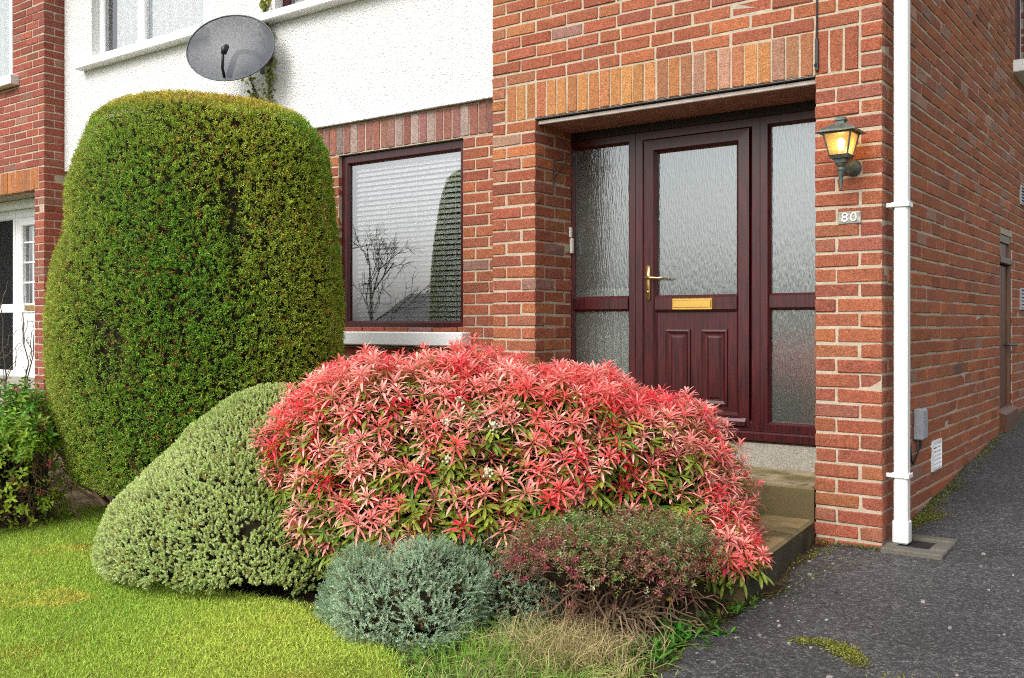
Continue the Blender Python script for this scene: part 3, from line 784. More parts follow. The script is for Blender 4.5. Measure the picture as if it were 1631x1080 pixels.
# ------------------------------------------------------------------ doorstep
def slab(mb, pts, z0, z1s, b=.012, tread=(1.35, 1.25, 1.1)):
    """block with a skewed top: pts are 4 plan corners, counter-clockwise"""
    P = np.array(pts, float); c = P.mean(0)
    ins = P + (c - P) / np.linalg.norm(c - P, axis=1)[:, None] * b * 1.4
    z1s = np.array(z1s, float)
    V = np.concatenate([np.c_[P, np.full(4, z0)], np.c_[P, z1s - b], np.c_[ins, z1s]])
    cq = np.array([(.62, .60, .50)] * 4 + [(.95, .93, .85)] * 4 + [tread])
    Q = [[i, (i + 1) % 4, 4 + (i + 1) % 4, 4 + i] for i in range(4)] + [[4 + i, 4 + (i + 1) % 4, 8 + (i + 1) % 4, 8 + i] for i in range(4)] + [[8, 9, 10, 11]]
    mb.add(V, Q, cq=cq)
st = MB()
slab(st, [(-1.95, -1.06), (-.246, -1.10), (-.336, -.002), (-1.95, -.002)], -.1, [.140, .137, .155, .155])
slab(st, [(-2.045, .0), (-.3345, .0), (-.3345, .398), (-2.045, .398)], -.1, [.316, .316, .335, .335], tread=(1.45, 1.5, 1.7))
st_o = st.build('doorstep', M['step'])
M['algae'] = mat('algae', (.045, .038, .018), rough=.9, noise=(9, .5), noise2=(90, .5), bump=(60, .8, .008), nmix=[(6, .5, .62, (.075, .085, .022))])
sb = MB(); sb.add([(-.240, -1.10, -.1), (-.331, -.004, -.1), (-.331, -.004, .137), (-.240, -1.10, .121)], [[0, 1, 2, 3]]).build('mossy_side', M['algae'], st_o)
tag(st_o, 'two mossy stone steps leading up to the dark red front door', 'steps')

# ------------------------------------------------------------------ downpipe and gully
dp = thing('downpipe', 'white square downpipe at the corner of the brick house', 'pipe', (.07, .09, .1))
p_ = MB(); p_.box(.035, .100, .060, .125, .16, Zt, .008); p_.box(.030, .105, .055, .130, .075, .19, .008)
p_.build('pipe', M['pipe'], dp)
for z in (1.715, .395):
    c_ = MB(); c_.box(.026, .109, .050, .058, z, z + .024, .003); c_.box(.102, .110, .050, .132, z, z + .024, .003); c_.box(-.002, .034, .058, .066, z, z + .022, .003); c_.box(.026, .034, .052, .13, z, z + .024, .003)
    c_.build('clip', M['upvc'], dp)
gl = thing('drain_gully', 'square concrete drain surround with dark hole below the downpipe', 'drain', (.14, .12, .06))
g_ = MB(); gzv = .075
g_.box(.005, .285, -.065, .028, .0, gzv, .006); g_.box(.005, .285, .20, .285, .0, gzv + .012, .006); g_.box(.006, .062, .029, .199, .0, gzv + .003, .004); g_.box(.205, .284, .029, .199, .0, gzv + .003, .004)
g_.build('surround', M['gully'], gl)
MB().box(.063, .204, .029, .199, -.02, .071, .002).build('hole', M['black'], gl)

# ------------------------------------------------------------------ wall lantern
lx, ly = -.160, -.125
lamp = thing('wall_lantern', 'lit coach lantern with amber glass on the brick pier by the door', 'lamp', (lx, 0, 1.9))
def frustum(mb, r0, z0, r1, z1, cap=True):
    V = []
    for r, z in ((r0, z0), (r1, z1)):
        for sx, sy in ((-1, -1), (1, -1), (1, 1), (-1, 1)): V.append((lx + sx * r, ly + sy * r, z))
    Q = [[i, (i + 1) % 4, 4 + (i + 1) % 4, 4 + i] for i in range(4)]
    if cap: Q += [[3, 2, 1, 0], [4, 5, 6, 7]]
    mb.add(V, Q)
gb, gt, zb, zt_ = .043, .066, 1.962, 2.066
r_ = MB(); frustum(r_, .094, 2.070, .090, 2.078); frustum(r_, .090, 2.078, .045, 2.104); frustum(r_, .045, 2.104, .038, 2.110); frustum(r_, .020, 2.110, .020, 2.146); frustum(r_, .026, 2.130, .026, 2.137)
r_.build('roof', M['lampmetal'], lamp)
f_ = MB()
for sx, sy in ((-1, -1), (1, -1), (1, 1), (-1, 1)):
    f_.tube([(lx + sx * gb, ly + sy * gb, zb), (lx + sx * gt, ly + sy * gt, zt_ + .004)], .0045, 6)
frustum(f_, .040, 1.945, .050, 1.962); frustum(f_, .070, 2.062, .070, 2.070); frustum(f_, .026, 1.925, .030, 1.945)
f_.lathe([(.0, 1.796), (.006, 1.80), (.009, 1.84), (.014, 1.88), (.020, 1.895), (.014, 1.905), (.022, 1.915), (.026, 1.925)], (lx, ly, 0), 14)
f_.tube([(lx, ly + .01, 1.90), (lx + .012, ly + .045, 1.885), (lx + .02, ly + .085, 1.895), (lx + .02, ly + .115, 1.915)], [.012, .014, .014, .012], 10)
f_.lathe([(.0, .03), (.018, .028), (.034, .016), (.042, .003), (.042, 0)], (lx + .02, -.001, 1.915), 18, rot=((1, 0, 0), (0, 0, -1), (0, 1, 0)))
f_.build('bracket', M['lampmetal'], lamp)
m, nt, N, L = newmat('amber_glass')
out = N("ShaderNodeOutputMaterial"); t = N("ShaderNodeBsdfTransparent"); t.inputs[0].default_value = (1, .88, .62, 1)
g = N("ShaderNodeBsdfGlossy"); g.inputs["Roughness"].default_value = .1; d = N("ShaderNodeBsdfTranslucent"); d.inputs[0].default_value = (1, .70, .34, 1)
mx = N("ShaderNodeMixShader"); mx.inputs[0].default_value = .32; L(t.outputs[0], mx.inputs[1]); L(d.outputs[0], mx.inputs[2])
mx2 = N("ShaderNodeMixShader"); mx2.inputs[0].default_value = .08; L(mx.outputs[0], mx2.inputs[1]); L(g.outputs[0], mx2.inputs[2]); L(mx2.outputs[0], out.inputs[0])
M['amber'] = m
g_ = MB(); frustum(g_, gb - .002, zb, gt - .002, zt_, False); g_.build('lamp_glass', M['amber'], lamp)
M['bulb'] = mat('bulb', (1, .8, .5), emission=((1, .68, .28), 22))
b_ = MB(); b_.lathe([(.0, 1.985), (.009, 1.987), (.012, 1.995), (.018, 2.015), (.018, 2.028), (.011, 2.042), (0, 2.047)], (lx, ly, 0), 14)
b_.build('bulb', M['bulb'], lamp, smooth=True)
MB().lathe([(.0, 1.962), (.014, 1.963), (.014, 1.986), (.0, 1.986)], (lx, ly, 0), 12).build('bulb_holder', M['cream'], lamp)

# ------------------------------------------------------------------ small fittings
pq = MB(); pq.box(-.213, -.101, -.006, .02, 1.640, 1.702, .004)
pq_o = tag(pq.build('house_number', M['plaque']), 'small weathered number tile reading 80 set in the brick pier', 'sign')
tx = bpy.data.curves.new('numerals', 'FONT'); tx.body = "80"; tx.size = .066; tx.align_x = 'CENTER'; tx.align_y = 'CENTER'; tx.extrude = .0025; tx.offset = -.0007; tx.space_character = 1.15
to = bpy.data.objects.new('numerals', tx); COL.objects.link(to)
dg = bpy.context.evaluated_depsgraph_get(); me = bpy.data.meshes.new_from_object(to.evaluated_get(dg)); bpy.data.objects.remove(to)
no = bpy.data.objects.new('numerals', me); COL.objects.link(no); me.materials.clear(); me.materials.append(M['white_paint'])
no.parent = pq_o; no.rotation_euler = (math.pi / 2, 0, 0); no.location = (-.157, -.0085, 1.671); no.scale = (1.12, .98, 1)

jb = thing('junction_box', 'small grey utility box on the side wall beside the downpipe', 'utility box', (.02, .64, .52))
j = MB(); j.box(.001, .048, .585, .690, .525, .690, .006); j.box(.048, .052, .592, .683, .533, .682, .003); j.build('case', M['grey_plastic'], jb)
j = MB(); j.tube([(.02, .64, .53), (.02, .645, .49), (.012, .62, .44), (.008, .56, .40), (.006, .53, .42), (.006, .52, .50)], .005, 6); j.tube([(.025, .66, .53), (.022, .66, .49), (.01, .64, .45)], .005, 6)
j.build('cable', M['black'], jb, smooth=True)
def vent(name, label, y0, y1, z0, z1, fm, n, grp=None):
    t = thing(name, label, 'vent', (.0, (y0 + y1) / 2, z0), grp)
    f = MB(); f.ringframe(y0, y1, z0, z1, [(0, -.01), (0, .012), (.012, .014), (.016, .006), (.016, -.006)], ax='x'); f.build('frame', M[fm], t)
    s = MB()
    for k in range(n):
        z = z0 + .016 + (z1 - z0 - .032) * (k + .1) / n; hh = (z1 - z0 - .032) / n * .75
        s.add([(.010, y0 + .014, z), (.010, y1 - .014, z), (.001, y1 - .014, z + hh), (.001, y0 + .014, z + hh)], [[0, 1, 2, 3]])
    s.build('louvres', M[fm], t)
    MB().box(-.02, -.004, y0 + .012, y1 - .012, z0 + .012, z1 - .012, .0).build('backing', M['black'], t)
    return t
vent('air_vent', 'white louvred air brick low on the side wall near the downpipe', .985, 1.205, .305, .475, 'upvc', 6)
vent('air_vent', 'grey louvred vent high on the side wall past the side door', 4.05, 4.28, 2.13, 2.29, 'grey_plastic', 5, 'louvred vents past the side door')
vent('air_vent', 'grey louvred vent at handle height on the side wall past the side door', 4.05, 4.28, 1.26, 1.44, 'grey_plastic', 5, 'louvred vents past the side door')

cbm = MB(); cbm.tube([(-.318, -.006, 2.56), (-.316, -.007, 3.2), (-.318, -.006, Zt - .1)], .0045, 6); cbm.box(-.327, -.309, -.012, -.001, 2.42, 2.585, .003); cbm.tube([(-.323, -.008, 2.45), (-.318, -.014, 2.45)], .010, 8)
tag(cbm.build('cable', M['black']), 'thin dark cable running down the brickwork above the right door jamb', 'cable')
al = MB(); al.box(-2.052, -2.036, .375, .400, 1.700, 1.765, .004); al.box(-2.050, -2.030, .382, .407, 1.598, 1.695, .004)
tag(al.build('door_contact', M['cream']), 'small cream plastic sensor on the left door jamb', 'sensor')
hb = MB(); bx = -2.046
hb.tube([(bx, .20, 2.02), (bx, .20, 2.17)], .005, 6); hb.tube([(bx, .20, 2.165), (bx + .13, .20, 2.175)], .004, 6); hb.tube([(bx, .20, 2.055), (bx + .13, .20, 2.185)], .004, 6); hb.tube([(bx + .125, .20, 2.175), (bx + .145, .20, 2.20), (bx + .155, .20, 2.185)], .005, 6)
tag(hb.build('hanging_bracket', M['black']), 'black wire hanging basket bracket on the door reveal', 'bracket')

# ------------------------------------------------------------------ satellite dish (perforated mesh)
m, nt, N, L = newmat('dish_mesh')
out = N("ShaderNodeOutputMaterial"); p = N("ShaderNodeBsdfPrincipled"); p.inputs["Base Color"].default_value = (.045, .052, .068, 1); p.inputs["Roughness"].default_value = .5
t = N("ShaderNodeBsdfTransparent"); tc = N("ShaderNodeTexCoord")
n_ = N("ShaderNodeTexNoise"); n_.inputs["Scale"].default_value = 70; n_.inputs["Detail"].default_value = 4; L(tc.outputs["Object"], n_.inputs["Vector"])
r = N("ShaderNodeMapRange"); r.inputs["From Min"].default_value = .3; r.inputs["From Max"].default_value = .7; r.inputs["To Min"].default_value = .80; r.inputs["To Max"].default_value = .96; L(n_.outputs["Fac"], r.inputs["Value"])
mx = N("ShaderNodeMixShader"); L(r.outputs[0], mx.inputs[0]); L(t.outputs[0], mx.inputs[1]); L(p.outputs[0], mx.inputs[2]); L(mx.outputs[0], out.inputs[0]); M['dish_mesh'] = m
M['dishmetal'] = mat('dishmetal', (.07, .08, .095), rough=.5, noise=(30, .15))
dc = Vector((-4.86, -.10, 3.285))
dish = thing('satellite_dish', 'grey mesh satellite dish on the white upper wall above the clipped hedge', 'satellite dish', tuple(dc))
nrm = Vector((.36, -.86, .36)).normalized()
rgt = Vector((.80, .42, 0.0)); rgt = (rgt - nrm * rgt.dot(nrm)).normalized(); upv = nrm.cross(rgt).normalized()
if upv.z < 0: upv = -upv
ro = R_(-17); ra = rgt * math.cos(ro) + upv * math.sin(ro); ua = upv * math.cos(ro) - rgt * math.sin(ro)
A_, B_ = .385, .30
V = []; nr_, ns_ = 10, 56
for i in range(nr_ + 1):
    rr = i / nr_
    for k in range(ns_):
        a = 2 * math.pi * k / ns_
        V.append(dc + ra * (A_ * rr * math.cos(a)) + ua * (B_ * rr * math.sin(a)) - nrm * (.075 * (1 - rr * rr)))
Q = [[i * ns_ + k, i * ns_ + (k + 1) % ns_, (i + 1) * ns_ + (k + 1) % ns_, (i + 1) * ns_ + k] for i in range(nr_) for k in range(ns_)]
MB().add([tuple(v) for v in V], Q).build('reflector', M['dish_mesh'], dish, smooth=True)
rim = [tuple(dc + ra * (A_ * math.cos(a)) + ua * (B_ * math.sin(a))) for a in np.linspace(0, 2 * math.pi, 57)]
MB().tube(rim, .006, 6, cap=False).build('rim', M['dishmetal'], dish, smooth=True)
def dpt(u, v, d): return tuple(dc + rgt * u + upv * v + nrm * d)
k_ = MB(); k_.tube([dpt(-.02, -.20, -.085), dpt(-.02, -.02, -.11), dpt(.0, .04, -.12), dpt(.05, .055, -.13), dpt(.14, .03, -.14), (-4.80, .205, 3.22)], [.026, .022, .02, .02, .02, .02], 10)
k_.box(-4.86, -4.75, .185, .20, 3.14, 3.30, .004)
k_.build('wall_bracket', M['dishmetal'], dish, smooth=True)
k_ = MB(); k_.tube([dpt(.0, -.275, .0), dpt(.015, -.24, .07), dpt(.05, -.165, .15)], [.012, .011, .011], 8); k_.tube([dpt(.05, -.17, .14), dpt(.06, -.135, .155), dpt(.065, -.10, .14)], [.02, .027, .02], 10)
k_.build('receiver_arm', M['black'], dish, smooth=True)

# ------------------------------------------------------------------ planting helpers
RV = np.array([math.cos(YAW), math.sin(YAW), 0]); FV = np.array([-math.sin(YAW), math.cos(YAW), 0])
def unit(a): return a / (np.linalg.norm(a, axis=-1, keepdims=True) + 1e-9)
class Shape:
    """mound described by rows (height, left, right, half depth), sampled by area"""
    def __init__(self, c, rows, lump=0.0, lf=5, seed=1, nth=72, sub=4, fo=0):
        rows = sorted(rows, key=lambda r: -r[0]); rows = [(rows[0][0] + .003, (rows[0][1] + rows[0][2]) / 2 - .002, (rows[0][1] + rows[0][2]) / 2 + .002, .002)] + rows
        R = np.array(rows, float); t = np.arange(len(R)); tt = np.linspace(0, len(R) - 1, (len(R) - 1) * sub + 1)
        R = np.stack([np.interp(tt, t, R[:, k]) for k in range(4)], 1)
        th = np.linspace(0, 2 * math.pi, nth, endpoint=False)
        mid = (R[:, 1] + R[:, 2]) / 2; ha = (R[:, 2] - R[:, 1]) / 2
        P = (np.array([c[0], c[1], 0])[None, None] + RV[None, None] * (mid[:, None, None] + ha[:, None, None] * np.cos(th)[None, :, None])
             + FV[None, None] * (R[:, 3][:, None, None] * np.sin(th)[None, :, None]))
        P[:, :, 2] = R[:, 0][:, None]
        self.P = P; self.c = np.array([c[0], c[1], 0]); nv, nt_ = P.shape[:2]
        i = np.arange(nv * nt_).reshape(nv, nt_); j = np.roll(i, -1, 1)
        self.Q = np.stack([i[:-1], i[1:], j[1:], j[:-1]], -1).reshape(-1, 4)
        F = P.reshape(-1, 3)
        if lump:
            ctr = np.array([c[0], c[1], R[:, 0].mean() * .6]); d = unit(F - ctr)
            F = F + d * (lump * sn(F, lf, seed))[:, None]
        self.F = F
        self.T = np.concatenate([self.Q[:, [0, 1, 2]], self.Q[:, [0, 2, 3]]])
        a, b, cc = F[self.T[:, 0]], F[self.T[:, 1]], F[self.T[:, 2]]
        n = np.cross(b - a, cc - a); self.A = np.linalg.norm(n, axis=1) / 2; self.N = unit(n)
        ctr = np.array([c[0], c[1], R[:, 0].mean()])
        s = np.sign(((F[self.T].mean(1) - ctr) * self.N).sum(1)); self.N *= np.where(s == 0, 1, s)[:, None]
    def sample(self, n):
        w = self.A / self.A.sum(); k = rng.choice(len(w), n, p=w)
        u, v = rng.random(n), rng.random(n); f = u + v > 1; u[f] = 1 - u[f]; v[f] = 1 - v[f]
        T = self.T[k]; P = self.F[T[:, 0]] * (1 - u - v)[:, None] + self.F[T[:, 1]] * u[:, None] + self.F[T[:, 2]] * v[:, None]
        return P, self.N[k]
    def core(self, name, shrink, parent, zmin=None):  # solid near-black fill, its colour stands in for shade between the leaves
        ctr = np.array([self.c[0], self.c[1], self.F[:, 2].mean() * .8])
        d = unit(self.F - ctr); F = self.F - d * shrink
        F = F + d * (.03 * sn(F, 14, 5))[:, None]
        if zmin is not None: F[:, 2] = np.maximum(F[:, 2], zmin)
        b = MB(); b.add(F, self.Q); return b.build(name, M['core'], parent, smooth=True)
def basis(D, N=None):
    if N is None: N = rng.normal(size=D.shape)
    S = unit(np.cross(D, N)); Nn = np.cross(S, D); return S, Nn
def leaf1(mb, P, D, N, L, W, col, fold=.15, curl=.15):
    n = len(P); L = np.broadcast_to(L, n)[:, None]; W = np.broadcast_to(W, n)[:, None]
    S, Nn = basis(D, N)
    m = P + D * L * .5 + Nn * W * fold
    V = np.stack([P, m + S * W / 2, P + D * L - Nn * L * curl, m - S * W / 2], 1)
    mb.add(V.reshape(-1, 3), np.arange(4 * n).reshape(n, 4), cq=col)
def leaf3(mb, P, D, N, L, W, col, fold=.12, curl=.3, tipcol=None, w=(.55, 1.0, .75)):
    n = len(P); L = np.broadcast_to(L, n)[:, None]; W = np.broadcast_to(W, n)[:, None]; curl = np.broadcast_to(curl, n)[:, None]
    S, Nn = basis(D, N); V = []
    ts = (.28, .58, .82)
    def sp(t): return P + D * L * t - Nn * L * curl * t * t
    V.append(P)
    for t, ww in zip(ts, w):
        c = sp(t); V += [c + S * W * ww / 2 + Nn * W * fold, c, c - S * W * ww / 2 + Nn * W * fold]
    V.append(sp(1.0))
    V = np.stack(V, 1); k = V.shape[1]; o = (np.arange(n) * k)[:, None, None]
    Q = np.array([[1, 4, 5, 2], [2, 5, 6, 3], [4, 7, 8, 5], [5, 8, 9, 6]]); T = np.array([[0, 1, 2], [0, 2, 3], [7, 10, 8], [8, 10, 9]])
    tc_ = col if tipcol is None else tipcol
    cq = np.stack([col, col, (col + tc_) / 2, (col + tc_) / 2], 1).reshape(-1, 3); ct = np.stack([col, col, tc_, tc_], 1).reshape(-1, 3)
    mb.add(V.reshape(-1, 3), (Q[None] + o).reshape(-1, 4), (T[None] + o).reshape(-1, 3), cq=cq, ct=ct)
def jit(n, base, s=.15, h=.06):
    return np.clip(np.asarray(base) * (1 + rng.normal(0, s, (n, 1))) * (1 + rng.normal(0, h, (n, 3))), .003, 1)
def mixc(a, b, t): return np.asarray(a)[None] * (1 - t[:, None]) + np.asarray(b)[None] * t[:, None]
UP = np.array([0, 0, 1.0])
def twigs(mb, starts, ends, r0, r1, sag=.1, wob=.03, n=7, col=(.14, .085, .05), sides=5):
    for a, b in zip(starts, ends):
        t = np.linspace(0, 1, n)[:, None]; P = a + (b - a) * t
        P = P + UP * (np.sin(t * math.pi) * sag * rng.uniform(.3, 1)) + rng.normal(0, wob, (n, 3)) * np.sin(t * math.pi)
        c = np.array(col) * (1 + rng.normal(0, .2))
        mb.tube(P, np.linspace(r0, r1, n), sides, col=c, cap=False)

# ------------------------------------------------------------------ clipped yew
hedge = thing('clipped_yew', 'tall barrel shaped clipped yew bush in front of the white wall', 'bush', (-3.695, -1.245, 0))
HR = [(2.586, -0.065, 0.125, 0.064), (2.56, -0.256, 0.374, 0.205), (2.521, -0.427, 0.545, 0.321), (2.479, -0.534, 0.626, 0.385), (2.426, -0.61, 0.678, 0.436), (2.311, -0.663, 0.762, 0.488), (2.197, -0.713, 0.82, 0.52), (1.93, -0.79, 0.858, 0.558), (1.663, -0.839, 0.889, 0.584), (1.434, -0.885, 0.904, 0.603), (1.206, -0.911, 0.908, 0.616), (0.976, -0.904, 0.904, 0.61), (0.748, -0.877, 0.896, 0.603), (0.481, -0.827, 0.87, 0.577), (0.29, -0.77, 0.812, 0.545), (0.178, -0.708, 0.755, 0.5)]
HR = [(2.505, -.18, .25, .15), (2.495, -.34, .41, .26), (2.47, -.47, .54, .36), (2.43, -.57, .645, .425), (2.39, -.63, .70, .46)] + [r for r in HR if r[0] < 2.34]
HR = [(z - .005, l + .03, r - .03, b - .01) for z, l, r, b in HR]
HS = Shape((-3.695, -1.245), HR, .018, 5, 11)
HS.core('shade_core', .07, hedge)
n = 62000
P, Nn = HS.sample(n)
dn = sn(P * [1, 1, .45], 13, 21)                       # upright gaps in the clipped face
dep = rng.random(n) ** 1.6 * .03 + np.clip(dn - .6, 0, .6) * .07
keep = rng.random(n) > np.clip((dn - .65) * 1.0, 0, .4)
P, Nn, dep = P[keep], Nn[keep], dep[keep]; n = len(P)
P = P - Nn * dep[:, None]
D = unit(Nn * .7 + UP * .55 + rng.normal(0, .5, (n, 3)))
mm = np.clip(.5 + .5 * sn(P, 3.2, 31) + rng.normal(0, .25, n), 0, 1)
base = mixc((.15, .36, .035), (.44, .50, .065), mm)
top = np.clip((P[:, 2] - 2.375) / .05, 0, 1) * (rng.random(n) < .85)      # sun bleached new growth on the crown
base = base * (1 - top[:, None]) + np.array((.50, .41, .07)) * top[:, None]
lft = np.clip(-((P - HS.c) @ RV) / .8 - .05 + rng.normal(0, .25, n), 0, 1) * .7  # yellower tint towards one flank
base = base * (1 - lft[:, None]) + np.array((.42, .40, .085)) * lft[:, None]
br = rng.random(n) < .035 + .06 * (sn(P * [1, 1, .3], 6, 41) > .45); base[br] = np.array((.36, .15, .04)) * (1 + rng.normal(0, .2, (br.sum(), 1)))
base *= (1 + rng.normal(0, .2, (n, 1)))
lf = MB(); SL = rng.uniform(.018, .033, n)
S, N2 = basis(D)
for k in range(5):
    t = (k + .5) / 5; s = 1 if k % 2 else -1
    pp = P + D * (SL * t)[:, None] - D * .015
    dd = unit(D * .65 + S * s * .8 + N2 * rng.normal(0, .35, (n, 1)))
    leaf1(lf, pp, dd, N2 + rng.normal(0, .3, (n, 3)), rng.uniform(.012, .020, n), .0056, np.clip(base * (.85 + .3 * rng.random((n, 1))) * (1.0 + .25 * (t > .6)), .004, 1))
lf.build('foliage', M['needle'], hedge)
tb = MB()
for k in range(26):
    a = rng.random() * 6.28; r = rng.uniform(.25, .55)
    p0 = np.array([-3.695 + r * .7 * math.cos(a), -1.245 + r * .7 * math.sin(a), -.05]); p1 = np.array([-3.695 + (r + .28) * math.cos(a), -1.245 + (r + .28) * math.sin(a), rng.uniform(.25, .5)])
    twigs(tb, [p0], [p1], .014, .006, 0, .02, 6, (.12, .065, .04))
tb.build('branches', M['stem'], hedge)

# ------------------------------------------------------------------ hebe mound
heb = thing('hebe_shrub', 'rounded grey green hebe mound spilling onto the lawn', 'bush', (-2.46, -1.705, -.02))
ER = [(0.82, -0.04, 0.077, 0.06), (0.761, -0.17, 0.186, 0.18), (0.638, -0.365, 0.403, 0.34), (0.514, -0.505, 0.526, 0.46), (0.39, -0.62, 0.604, 0.56), (0.266, -0.725, 0.70, 0.64), (0.142, -0.785, 0.80, 0.7), (0.06, -0.79, 0.84, 0.73), (0.0, -.75, .82, .69)]
ES = Shape((-2.46, -1.705), ER, .022, 9, 12)
ES.core('shade_core', .06, heb)
n = 24000
P, Nn = ES.sample(n)
hole = np.array([-2.12, -2.10, .30])           # the bald patch facing the drive
ex = (P - hole); hr = np.sqrt((ex @ RV / .10) ** 2 + (ex[:, 2] / .055) ** 2) + .55 * sn(P, 34, 77)
keep = (hr > .62) | ((ex @ FV) > .4) | (rng.random(n) < .12)
low = (P[:, 2] < .06) & (sn(P, 12, 71) > .3); keep &= ~low
P, Nn = P[keep], Nn[keep]; n = len(P)
P = P - Nn * (rng.random(n) ** 2 * .035)[:, None]
D = unit(Nn * .95 + UP * .4 + rng.normal(0, .36, (n, 3)))
S, N2 = basis(D)
mm = np.clip(.45 + .4 * sn(P, 5, 13) + rng.normal(0, .22, n), 0, 1)
base = mixc((.50, .62, .20), (.74, .82, .42), mm)
yl = rng.random(n) < .06; base[yl] = np.array((.48, .42, .12))
lf = MB()
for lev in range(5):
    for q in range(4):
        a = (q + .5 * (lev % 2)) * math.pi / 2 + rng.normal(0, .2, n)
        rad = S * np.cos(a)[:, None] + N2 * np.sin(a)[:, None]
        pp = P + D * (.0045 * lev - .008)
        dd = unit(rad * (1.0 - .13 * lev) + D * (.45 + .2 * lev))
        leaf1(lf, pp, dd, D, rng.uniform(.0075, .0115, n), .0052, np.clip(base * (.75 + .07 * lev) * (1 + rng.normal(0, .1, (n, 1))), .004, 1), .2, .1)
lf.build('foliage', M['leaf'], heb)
tb = MB()
for k in range(70):
    a = rng.random() * 6.28; e = rng.uniform(.45, .68)
    twigs(tb, [np.array([-2.46 + .15 * math.cos(a), -1.705 + .15 * math.sin(a), .02])], [np.array([-2.46, -1.705, rng.uniform(.0, .35)]) + (RV * math.cos(a) + FV * math.sin(a)) * e], .008, .003, .05, .02, 6, (.075, .04, .028))
for k in range(30):
    q = hole + RV * rng.normal(0, .05) + FV * rng.uniform(.0, .05) - UP * rng.uniform(.0, .05)
    twigs(tb, [q], [q + unit(rng.normal(0, 1, 3) - FV * .4 + UP * .4) * rng.uniform(.04, .09)], .003, .0015, .01, .006, 5, (.11, .06, .04))
tb.build('branches', M['stem'], heb)

# ------------------------------------------------------------------ pieris in pink flush
pie = thing('pieris_shrub', 'broad pieris shrub covered in pink red spring leaves in front of the door', 'bush', (-1.415, -1.189, 0))
PR = [(1.051, -0.475, 0.0, 0.2), (1.027, -0.771, 0.208, 0.38), (0.985, -0.949, 0.386, 0.48), (0.896, -1.068, 0.727, 0.56), (0.763, -1.112, 0.908, 0.62), (0.629, -1.142, 0.997, 0.66), (0.481, -1.181, 1.074, 0.68), (0.303, -1.112, 1.145, 0.68), (0.19, -1.04, 1.18, 0.64)]
PR = [(z - .085 if z > .8 else z - .045, l + .04, r - .03, b - .05) for z, l, r, b in PR] + [(.06, -.6, 1.20, .5)]
PS = Shape((-1.415, -1.189), PR, .045, 7, 14)
PS.core('shade_core', .15, pie)
# spread the shoot tips with a minimum spacing
P, Nn = PS.sample(18000)
e_ = unit(rng.normal(0, 1, (420, 3))); e_[:, 2] = np.abs(e_[:, 2]) * .9 - .25          # the skirt that spills over the lower step
P = np.concatenate([P, np.array([-.385, -1.00, .17]) + e_ * [.16, .15, .15]]); Nn = np.concatenate([Nn, unit(e_)])
sel = []; cell = {}
dmin = .042
for i in range(len(P)):
    if P[i][2] < .2 and ((P[i] - PS.c) @ RV) < .5 and rng.random() < .5: continue
    k = tuple((P[i] // dmin).astype(int)); ok = True
    for dx in (-1, 0, 1):
        for dy in (-1, 0, 1):
            for dz in (-1, 0, 1):
                for j in cell.get((k[0] + dx, k[1] + dy, k[2] + dz), ()):
                    if np.sum((P[j] - P[i]) ** 2) < dmin * dmin: ok = False
    if ok: cell.setdefault(k, []).append(i); sel.append(i)
P, Nn = P[sel], Nn[sel]
out_ = rng.normal(0, .028, len(P)) + .03 * np.clip(sn(P, 11, 53), -1, 1); P = P + Nn * out_[:, None]
